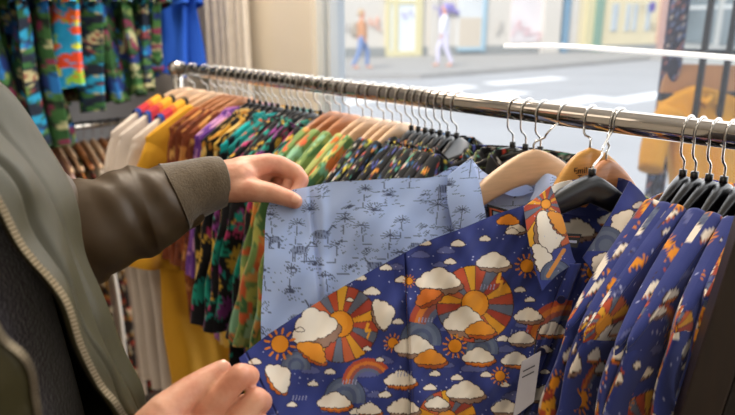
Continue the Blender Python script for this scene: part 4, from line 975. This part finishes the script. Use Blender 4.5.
def sub(j0, j1, rows_, name):
    pp, qq, ww = p3[:, j0:j1], q3[:, j0:j1], W3[:, j0:j1]; n0, n1 = pp.shape; ff = grid_faces(n0, n1); kk = (~inpoly(pp, qq, np_poly)).ravel(); ff = ff[kk[ff].all(1)]
    bk_ = ww+np.array([.002, .016, -.002])*np.minimum(1, np.linspace(0, 6, n0))[:, None, None]**.5+0
    ff2 = grid_faces(n0, n1, n0*n1)[:, ::-1]
    c_ = BR.sample(pp.ravel(), qq.ravel()); c2_ = BR.sample(pp.ravel()-40, qq.ravel()+17)
    i = np.arange(n1); top = np.stack([i[:-1], i[1:], i[1:]+n0*n1, i[:-1]+n0*n1], -1); top = top[kk[top[:, :2]].all(1)]
    mesh(name, np.concatenate([ww.reshape(-1, 3), bk_.reshape(-1, 3)]), np.concatenate([ff, ff2, top]), CLOTH, bl_root, np.concatenate([c_, c2_]))
sub(0, js+1, None, 'sleeve'); sub(js, 300, None, 'shirt_front')
patch('shirt_back', [[(470, 190, .805), (500, 186, .825), (530, 184, .835), (560, 190, .83)], [(470, 215, .80), (500, 215, .82), (530, 215, .83), (560, 215, .825)], [(470, 300, .79), (500, 300, .81), (530, 300, .815), (560, 300, .81)]], bl_root, BR)
patch('collar_leaf', [[(448, 176, .768), (460, 166, .772), (471, 158, .778)], [(447, 196, .764), (464, 190, .766), (480, 186, .776)], [(452, 222, .762), (468, 216, .763), (485, 212, .774)], [(458, 238, .762), (472, 232, .763), (490, 228, .774)]], bl_root, BR, off=(-60, 10))
patch('collar_leaf', [[(536, 184, .80), (546, 174, .80), (556, 176, .80)], [(534, 192, .795), (546, 186, .79), (560, 190, .79)], [(530, 200, .79), (545, 200, .785), (562, 206, .785)]], bl_root, BR, off=(-20, 10))
patch('collar_band', [[(471, 158, .780), (484, 172, .80), (505, 182, .825), (530, 182, .835), (548, 176, .82)], [(476, 175, .780), (488, 186, .80), (505, 194, .825), (530, 194, .835), (546, 190, .82)], [(480, 190, .780), (492, 200, .80), (507, 206, .823), (530, 206, .832), (545, 200, .82)]], bl_root, BR, off=(20, 30))
nb = flat('neck_label', [(487, 204, .80), (512, 211, .806), (512, 226, .80), (489, 226, .796)], '#14131a', bl_root, label='black woven label with an orange border')
flat('label_border', [(489.5, 207.5, .7965), (510, 213, .8025), (510, 214.6, .8025), (489.6, 209, .7965)], '#c45a34', nb); flat('label_border', [(489.5, 207.5, .7965), (491.2, 208, .7965), (492.4, 222, .793), (490.7, 222, .793)], '#c45a34', nb)
flat('label_panel', [(493, 211, .7955), (505, 214, .799), (505, 220, .797), (493.6, 218, .793)], '#6a86a0', nb)
sz = flat('size_label', [(503, 197.5, .815), (511, 198.5, .817), (511, 204, .814), (503, 203, .812)], '#101016', bl_root, label='tiny black size tab')
flat('size_mark', [(505, 199.6, .8105), (509, 200.2, .8115), (509, 202.2, .8105), (505, 201.6, .8095)], '#9aa0a4', sz)
hanger(P(534, 149, .80), P(452, 212, .775), P(606, 205, .86), 'wood', 'pale wooden hanger in the neck of the light blue shirt', s_at(565), big=1.15)
# ------------------------------------------------------------------ the shopper
fd = np.array([.87, -.5, 0]); fd /= np.linalg.norm(fd); ld = np.array([-fd[1], fd[0], 0]); TC = np.array([-.355, .39, 0])
def B(f, l, h): return TC+fd*f+ld*l+Zv*h
pr_root = thing('person', 'person in an olive bomber jacket over a dark fleece, holding two shirts open', 'person', loc=tuple(TC))
def chain(pts): return [(P(*a[:3]), a[3], P(*b[:3]), b[3]) for a, b in zip(pts[:-1], pts[1:])]
# left hand (px, py, depth, radius)
Wl = (214, 181, .765)
LH = chain([(196, 186, .755, .024), (222, 181, .765, .0225), (240, 178, .770, .0235)])
LH += chain([(226, 176, .772, .020), (268, 163, .782, .0125)]) + chain([(226, 182, .775, .020), (262, 170, .800, .0125)]) + chain([(226, 186, .772, .0205), (250, 188, .775, .016)])
LH += chain([(240, 172, .775, .019), (256, 168, .788, .017)]) + chain([(250, 168, .785, .016), (262, 178, .80, .012)])
LH += chain([(230, 188, .762, .018), (252, 190, .757, .0145), (272, 193, .754, .0118), (287, 198, .752, .0105), (295, 201.5, .753, .0094)])            # thumb
LH += chain([(268, 163, .782, .0122), (280, 164, .786, .0105), (296, 172, .787, .0096), (302, 180, .784, .0090), (298, 190, .780, .0080), (292, 196, .778, .0076)])   # index
LH += chain([(264, 168, .795, .0118), (282, 168, .802, .0100), (291, 178, .80, .0090), (287, 189, .792, .0080), (280, 192, .790, .0075)])  # middle
LH += chain([(258, 173, .808, .0112), (276, 172, .816, .0095), (283, 181, .813, .0086), (276, 190, .803, .0078)])  # ring
LH += chain([(252, 178, .815, .0100), (268, 176, .826, .0085), (274, 184, .822, .0076), (268, 190, .812, .0070)])  # little
# right hand
RH_ = chain([(118, 500, .47, .026), (146, 452, .49, .0265)]) + chain([(146, 450, .49, .026), (196, 432, .515, .0165)]) + chain([(150, 462, .49, .026), (214, 452, .515, .016)]) + chain([(152, 475, .488, .024), (220, 475, .52, .0145)])
RH_ += chain([(160, 440, .49, .024), (196, 440, .51, .02)])
RH_ += chain([(140, 446, .487, .021), (163, 414, .495, .0155), (186, 393, .506, .0118), (207, 379, .516, .0102), (222, 370, .522, .0085)])   # thumb
RH_ += chain([(196, 428, .513, .0148), (220, 398, .508, .0108), (240, 375, .510, .0098), (249, 376, .520, .0090), (240, 382, .534, .0082), (234, 376, .538, .0078)])  # index
RH_ += chain([(214, 446, .513, .0140), (236, 424, .508, .0108), (256, 399, .512, .0098), (262, 402, .524, .0090), (252, 408, .538, .0082), (245, 402, .545, .0076)])  # middle
RH_ += chain([(222, 468, .518, .0130), (244, 448, .512, .0102), (262, 426, .516, .0092), (266, 430, .528, .0084), (256, 434, .540, .0078)])  # ring
RH_ += chain([(224, 486, .522, .0115), (244, 472, .518, .0090), (260, 456, .524, .0082), (262, 460, .534, .0074)])  # little
hl_ = fuse('h1', LH, .0017, SKIN, None, smooth_it=5); hr_ = fuse('h2', RH_, .0014, SKIN, None, smooth_it=6)
headc = B(.03, 0, 1.645)
body = [(B(0, 0, 1.02), .10, B(0, 0, 1.25), .095), (B(-.01, .10, 1.33), .055, B(-.01, -.12, 1.33), .06), (B(0, 0, 1.25), .095, B(-.01, 0, 1.33), .085), (B(-.01, 0, 1.36), .062, B(.02, 0, 1.53), .056),
        (B(.02, 0, 1.655), .082, B(.05, 0, 1.63), .078), (B(.04, 0, 1.60), .066, B(.075, 0, 1.555), .036), (B(.125, 0, 1.625), .008, B(.14, 0, 1.60), .012),
        (B(.118, .012, 1.598), .008, B(.118, -.012, 1.598), .008), (B(.10, .018, 1.568), .008, B(.10, -.018, 1.568), .008), (B(.02, .083, 1.645), .012, B(.015, .085, 1.615), .009), (B(.02, -.083, 1.645), .012, B(.015, -.085, 1.615), .009)]
shL = B(-.02, .12, 1.335); elL = P(45, 238, .69); wrL = P(198, 185, .756); shR = B(-.01, -.165, 1.36); elR = B(.0, -.24, 1.09); wrR = P(120, 496, .472)
body += [(shL, .045, elL, .038), (elL, .038, wrL, .026), (shR, .05, elR, .042), (elR, .042, wrR, .027)]
for sg in (-1, 1):
    hp = B(0, sg*.09, .92); kn = B(.03, sg*.10, .49); an = B(-.01, sg*.10, .09); body += [(hp, .095, kn, .06), (kn, .06, an, .038), (an, .038, an+fd*.16-Zv*.045, .03)]
bo = fuse('body', body, .006, SKIN, None, smooth_it=4)
bm = bmesh.new()
for o in (bo, hl_, hr_): bm.from_mesh(o.data)
bm.to_mesh(bo.data); bm.free(); bpy.data.objects.remove(hl_); bpy.data.objects.remove(hr_)
bo.data.transform(Matrix.Translation(-pr_root.location)); bo.parent = pr_root
for p in bo.data.polygons: p.use_smooth = True
# nails
nailm = mat('nail', '#dfa88e', .25, noise=.04)
def nail(c, a, wv, L_, w_, up):
    c = np.array(c); u = np.linspace(-1, 1, 9); v_ = np.linspace(-1, 1, 9); vs = []
    for i in v_:
        for j in u:
            x = j*math.sqrt(max(0, 1-.35*max(0, i)**2)) ; vs.append(c+a*(i*L_)+wv*(x*w_)-up*(.35*w_*j*j+.12*L_*i*i))
    vs = np.array(vs); n_ = len(vs); vs = np.concatenate([vs, vs-up*.0006]); return add('fingernail', (vs, [tuple(x) for x in grid_faces(9, 9)]+[tuple(x)[::-1] for x in (grid_faces(9, 9)+n_)]), nailm, pr_root, smooth=True)
def frame(p, q, view=.6, side=(0, 0, 1)):
    a = P(*q)-P(*p); a /= np.linalg.norm(a); c = CAM-P(*q); c /= np.linalg.norm(c); up = c+np.array(side)*view; up -= a*np.dot(up, a); up /= np.linalg.norm(up); return a, np.cross(a, up), up
a_, w_, u_ = frame((287, 198, .752), (295, 201.5, .753)); nail(P(294.5, 201.2, .753)+u_*.0101, a_, w_, .0054, .0054, u_)
a_, w_, u_ = frame((207, 379, .516), (222, 370, .522)); nail(P(221, 370.6, .522)+u_*.0090, a_, w_, .0062, .0056, u_)
# face details and hair
for sg in (-1, 1):
    fuse('eye', [(B(.098, sg*.031, 1.64), .012, B(.099, sg*.031, 1.64), .012)], .003, mat('eye_white', '#e8e4df', .2, noise=.02), pr_root)
    fuse('pupil', [(B(.1075, sg*.031, 1.64), .0045, B(.108, sg*.031, 1.64), .0045)], .0015, mat('pupil', '#2a1c14', .2, noise=.02), pr_root)
fuse('lips', [(B(.112, .018, 1.569), .0055, B(.112, -.018, 1.569), .0055)], .002, mat('lips', '#b8695c', .5, noise=.05), pr_root)
fuse('hair', [(B(.005, 0, 1.685), .088, B(-.02, 0, 1.67), .092), (B(-.035, 0, 1.63), .08, B(-.04, 0, 1.58), .055), (B(.055, .02, 1.712), .035, B(.055, -.02, 1.712), .035)], .006, mat('hair_brown', '#4a3424', .7, noise=.3, nscale=120, bump=.6, bscale=300), pr_root)
jeans = []
for sg in (-1, 1):
    hp = B(0, sg*.09, .93); kn = B(.03, sg*.10, .49); an = B(-.01, sg*.10, .12); jeans += [(hp, .11, kn, .078), (kn, .078, an, .066)]
jeans += [(B(0, .06, .96), .115, B(0, -.06, .96), .115)]
fuse('jeans', jeans, .01, mat('denim', '#2c3548', .85, noise=.12, nscale=60, bump=.3), pr_root)
for sg in (-1, 1):
    fuse('shoe', [(B(-.04, sg*.10, .045), .043, B(.08, sg*.105, .042), .042), (B(.08, sg*.105, .042), .042, B(.19, sg*.11, .036), .034), (B(-.02, sg*.10, .05), .045, B(-.01, sg*.10, .10), .045)], .008, mat('shoe_leather', '#26201c', .5, noise=.1), pr_root)
# fleece
OL = mat('olive_nylon', '#3a351e', .52, noise=.10, nscale=14, spec=.3, bump=.12, bscale=900, bdist=.0004, wrinkle=.22)
OLs = mat('olive_sleeve', '#463724', .48, noise=.14, nscale=10, spec=.35, bump=.12, bscale=900, bdist=.0004, wrinkle=.3)
CUF = mat('cuff_knit', '#584a36', .95, noise=.15, nscale=260, bump=.6, bscale=420, bdist=.0015, sheen=.3)
FLE = mat('dark_fleece', '#35303a', .95, noise=.25, nscale=240, bump=.8, bscale=330, bdist=.003, sheen=.5)
ZIP = mat('zip_brass', '#c9bda6', .3, .9, noise=.1)
TAP = mat('zip_tape', '#2c2a24', .85, noise=.1)
def loft(rows, nv, nu, closed=True):
    rows = np.array(rows, float)
    if closed: rows = np.concatenate([rows[:, -2:], rows, rows[:, :2]], 1)
    g = catmull(rows, nv); g = np.swapaxes(g, 0, 1)
    if closed:
        k = rows.shape[1]; t = catmull(g, (k-1)*12+1); t = t[24:-24]; t = t[:-12] if False else t
        t = t[:(k-4)*12]
        return np.swapaxes(t, 0, 1)
    return np.swapaxes(catmull(g, nu), 0, 1)
rows = []
for h, a, b in ((.93, .115, .15), (1.05, .115, .15), (1.15, .115, .15), (1.25, .112, .14), (1.32, .105, .13), (1.37, .09, .11), (1.42, .072, .072), (1.47, .066, .066), (1.50, .064, .064)):
    rows.append([B(a*math.cos(q), b*math.sin(q), h) for q in np.linspace(0, 2*PI, 14, endpoint=False)])
g = loft(rows, 90, 0); mesh('fleece', g.reshape(-1, 3), grid_faces(g.shape[0], g.shape[1], 0, True), FLE, pr_root)
# jacket body: open loop from the left zip round the back to the right zip
def row(zl, mid, sil, h, k=1.0, shl=0.0, zr=None, fr=None):
    r = [zl, mid, sil]
    H = lambda f, l: B(f*k, l*k, h)
    r += [H(-.10, .165), H(-.165, .03), H(-.14, -.13), H(-.02, -.215), fr if fr is not None else H(.11, -.16), zr if zr is not None else H(.155, -.065)]
    return r
zipR = lambda px_, py_, z: P(px_, py_, z)
jr = [
 row(B(.075, .035, 1.50), B(.02, .085, 1.485), B(-.02, .09, 1.48), 1.475, .42, zr=B(.075, -.04, 1.50), fr=B(.03, -.085, 1.485)),
 row(P(-40, 140, .37), P(-25, 105, .43), P(0, 82, .49), 1.43, .72, zr=B(.12, -.055, 1.43), fr=B(.06, -.12, 1.43)),
 row(P(-2, 196, .395), P(26, 158, .455), P(48, 150, .55), 1.385, .95, zr=P(-60, 245, .315)),
 row(P(25, 248, .41), P(52, 205, .47), P(74, 205, .56), 1.345, 1.0, zr=P(-25, 290, .325)),
 row(P(62, 296, .42), P(74, 262, .48), P(84, 258, .56), 1.30, 1.0, zr=P(2, 334, .335)),
 row(P(80, 344, .432), P(97, 322, .48), P(108, 325, .55), 1.265, 1.0, zr=P(24, 358, .35)),
 row(P(102, 384, .447), P(118, 368, .49), P(128, 372, .55), 1.235, 1.0, zr=P(35, 392, .365)),
 row(P(122, 412, .46), P(134, 404, .50), P(140, 410, .56), 1.21, 1.0, zr=P(38, 418, .375)),
 row(P(140, 470, .49), P(158, 465, .53), P(160, 465, .60), 1.13, 1.02, zr=P(44, 480, .41)),
 row(B(.165, .07, .98), B(.12, .16, .98), B(.03, .20, .98), .98, 1.05, zr=B(.165, -.07, .98)),
 row(B(.15, .07, .93), B(.10, .15, .93), B(.02, .18, .93), .93, .98, zr=B(.15, -.07, .93))]
jg = np.swapaxes(catmull(np.swapaxes(catmull(np.array(jr), 200), 0, 1), 220), 0, 1)
# soft creases
T0, T1 = np.meshgrid(np.linspace(0, 1, 200), np.linspace(0, 1, 220), indexing='ij')
cr = .0016*np.sin(T0*34+T1*9)*np.sin(T1*26)+.0012*np.sin(T0*16-T1*40+1)-.006*np.exp(-((T1-.06)/.008)**2)-.003*np.exp(-((T1-.135)/.006)**2)
ctr = np.array([TC[0], TC[1], 0]); nrm = jg-ctr; nrm[..., 2] = 0; nrm /= np.linalg.norm(nrm, axis=-1)[..., None]
jg = jg+nrm*cr[..., None]; ji = jg-nrm*.006
nv, nu = jg.shape[:2]; vv = np.concatenate([jg.reshape(-1, 3), ji.reshape(-1, 3)])
e0_ = np.arange(nv)*nu; e1_ = e0_+nu-1; NN = nv*nu
side = np.concatenate([np.stack([e0_[:-1], e0_[1:], e0_[1:]+NN, e0_[:-1]+NN], -1), np.stack([e1_[:-1], e1_[:-1]+NN, e1_[1:]+NN, e1_[1:]], -1)])
jk = mesh('jacket', vv, np.concatenate([grid_faces(nv, nu), grid_faces(nv, nu)[:, ::-1]+NN, side]), OL, pr_root)
# placket flap beside the zip, zips with teeth
def zipper(edge, nout, name='zip'):
    edge = catmull(edge, 400); seg = np.linalg.norm(np.diff(edge, axis=0), axis=1); s = np.concatenate([[0], np.cumsum(seg)])
    n = int(s[-1]/.0030); P_ = np.stack([np.interp(np.linspace(0, s[-1], n), s, edge[:, k]) for k in range(3)], -1); Tn = np.gradient(P_, axis=0); Tn /= np.linalg.norm(Tn, axis=1)[:, None]
    parts = []
    for i in range(n):
        o_ = nout(P_[i]); wv = np.cross(Tn[i], o_); wv /= np.linalg.norm(wv); c = P_[i]+o_*.0024
        hx_, hy_, hz_ = Tn[i]*.0011, wv*.0020, o_*.0010
        v = np.array([c+a*hx_+b*hy_+d*hz_ for a in (-1, 1) for b in (-1, 1) for d in (-1, 1)]); parts.append((v, [(0, 1, 3, 2), (4, 6, 7, 5), (0, 4, 5, 1), (2, 3, 7, 6), (0, 2, 6, 4), (1, 5, 7, 3)]))
    z = add(name, merge(parts), ZIP, jk, label='pale metal zip teeth'); 
    v, f = tube(P_[::3], .0019, 8); t = add('zip_tape', (v, f), TAP, jk, smooth=True); return z
def toward(p): 
    d = CAM-p; return d/np.linalg.norm(d)
jm = jg.shape[0]
zipper(jg[6:170:6, 0], toward); zipper(jg[10:150:6, -1], toward)
# collar rib
rows = []
for h, a in ((1.44, .088), (1.475, .080), (1.51, .078), (1.515, .070), (1.48, .068)):
    rows.append([B(.0+a*math.cos(q), a*math.sin(q), h) for q in np.linspace(.5, 2*PI-.5, 12)])
g = loft(rows, 30, 80, closed=False); mesh('collar_rib', g.reshape(-1, 3)+np.array(pr_root.location)*0, grid_faces(30, 80), CUF, pr_root)
# sleeves
def sleeve(path, rad, flat_, m, name, seed, n=64, k=160, amp=.005):
    path = catmull(path, k); rad = catmull(np.array(rad)[:, None], k)[:, 0]; rs = np.random.RandomState(seed)
    T = np.gradient(path, axis=0); T /= np.linalg.norm(T, axis=1)[:, None]; a = np.linspace(0, 2*PI, n, endpoint=False); vs = []
    s = np.concatenate([[0], np.cumsum(np.linalg.norm(np.diff(path, axis=0), axis=1))])
    for i in range(k):
        Nn = np.cross(T[i], Zv); Nn /= np.linalg.norm(Nn); Bn = np.cross(Nn, T[i])
        w_ = amp*(.9-1.6*abs(math.sin(s[i]*42+seed))**.6*np.abs(np.sin(a*1.0+s[i]*9))+.5*np.sin(s[i]*110-a*2+1)+.35*np.sin(s[i]*210+a*3))*min(1, (k-1-i)/20+.3)
        r = rad[i]+w_*.7; vs.append(path[i]+(np.cos(a)*r)[:, None]*Nn*flat_+(np.sin(a)*r)[:, None]*Bn)
    return mesh(name, np.concatenate(vs), grid_faces(k, n, 0, True), m, pr_root)
sleeve([shL, P(15, 215, .64), P(60, 236, .695), P(95, 228, .71), P(130, 215, .73), (P(165, 203, .745)), P(190, 191, .755)], [.06, .06, .058, .056, .053, .047, .037], .92, OLs, 'jacket_sleeve', 1, amp=.0042)
# ribbed cuff, slightly flared, with a turned rim
cpth = [P(174, 197, .748), P(188, 191, .754), P(203, 186, .760), P(218, 181.3, .765), P(220.5, 180.6, .766), P(221.5, 180.3, .7664)]
sleeve(cpth, [.042, .037, .034, .0315, .0285, .0265], 1, CUF, 'cuff', 3, k=60, amp=.0006)
sleeve([shR-Zv*.02, elR, P(60, 560, .44), P(108, 508, .468)], [.085, .07, .052, .045], .95, OLs, 'jacket_sleeve', 2, amp=.004)
sleeve([P(106, 510, .467), P(116, 496, .472), P(124, 486, .476), P(125, 485, .4765)], [.040, .039, .037, .031], 1, CUF, 'cuff', 4, k=40, amp=.0006)
# ------------------------------------------------------------------ dark board at the right edge
dw = mat('dark_walnut', '#120b08', .45, noise=.35, nscale=9, stretch=(14, 14, 1.2))
a0 = P(736, 238, .50); dv = P(676, 428, .545)-a0; dv = dv/abs(dv[2]); k0 = a0-dv*.10; k1 = a0+dv*a0[2]
rgt = np.array([.93, -.36, 0])*.30; bkv = np.array([.36, .93, 0])*.03
bd = thing('wooden_board', 'dark brown wooden board standing at the right edge in front of the shirts', 'board', loc=(float(k1[0]), float(k1[1]), 0))
def slab(o, a, b, m, name):
    q = [o, o+a, o+a+b, o+b]; e_ = o+(k1-k0)
    v = q+[x+(k1-k0) for x in q]; add(name, (np.array(v), [(0, 1, 2, 3), (4, 7, 6, 5), (0, 4, 5, 1), (1, 5, 6, 2), (2, 6, 7, 3), (3, 7, 4, 0)]), m, bd, bevel=.002)
slab(k0, rgt*.1, bkv, mat('walnut_edge', '#23160e', .5, noise=.3, nscale=9, stretch=(14, 14, 1.2)), 'edge_strip'); slab(k0+rgt*.1, rgt*.9, bkv*.6, dw, 'panel')
# ------------------------------------------------------------------ camera and light
cam = bpy.data.cameras.new('camera'); co = bpy.data.objects.new('camera', cam); COL.objects.link(co); scene.camera = co
co.location = (0, 0, 1.5); co.rotation_euler = (PI/2-PITCH, 0, 0); cam.sensor_width = 36; cam.lens = F/735*36; cam.clip_start = .02; cam.clip_end = 300
cam.dof.use_dof = True; cam.dof.focus_distance = .66; cam.dof.aperture_fstop = 5.0
sun = bpy.data.lights.new('sun', 'SUN'); so = bpy.data.objects.new('sun', sun); COL.objects.link(so); sun.energy = SUN_E; sun.angle = .02; sun.color = (1, .95, .88)
so.rotation_euler = (math.radians(48), math.radians(-12), math.radians(-20))
wd = bpy.data.worlds.new('world'); scene.world = wd; wd.use_nodes = True; nt = wd.node_tree; bg = nt.nodes['Background']
bg.inputs['Color'].default_value = (.80, .89, 1.0, 1); bg.inputs['Strength'].default_value = SKY_E
def area(name, loc, target, sx, sy, e, c):
    l = bpy.data.lights.new(name, 'AREA'); l.shape = 'RECTANGLE'; l.size = sx; l.size_y = sy; l.energy = e; l.color = c
    o = bpy.data.objects.new(name, l); COL.objects.link(o); o.location = loc; d = Vector(target)-Vector(loc); o.rotation_euler = d.to_track_quat('-Z', 'Y').to_euler(); return o
c_ = ST(1.3, TW-.03, 1.55); area('window_daylight', c_, c_-V*1, 3.4, 2.2, WIN_E, (1.0, .98, .95))
area('wall_fill', ST(.1, .15, 2.82), ST(.2, .5, 1.5), .9, .25, 34, (1, .87, .72))  # unseen lamp added to brighten the cream wall beside the window
area('ceiling_light', ST(1.0, -1.5, 2.8), ST(.8, -.3, 1.0), 1.2, .8, CEIL_E, (1.0, .86, .70))
area('wall_spot', ST(-.1, -.9, 2.8), ST(-.5, .1, 1.2), .6, .5, CEIL2_E, (1.0, .86, .70))
vs = scene.view_settings; vs.view_transform = 'Standard'; vs.look = 'None'; vs.exposure = EXPO; vs.gamma = 1.0
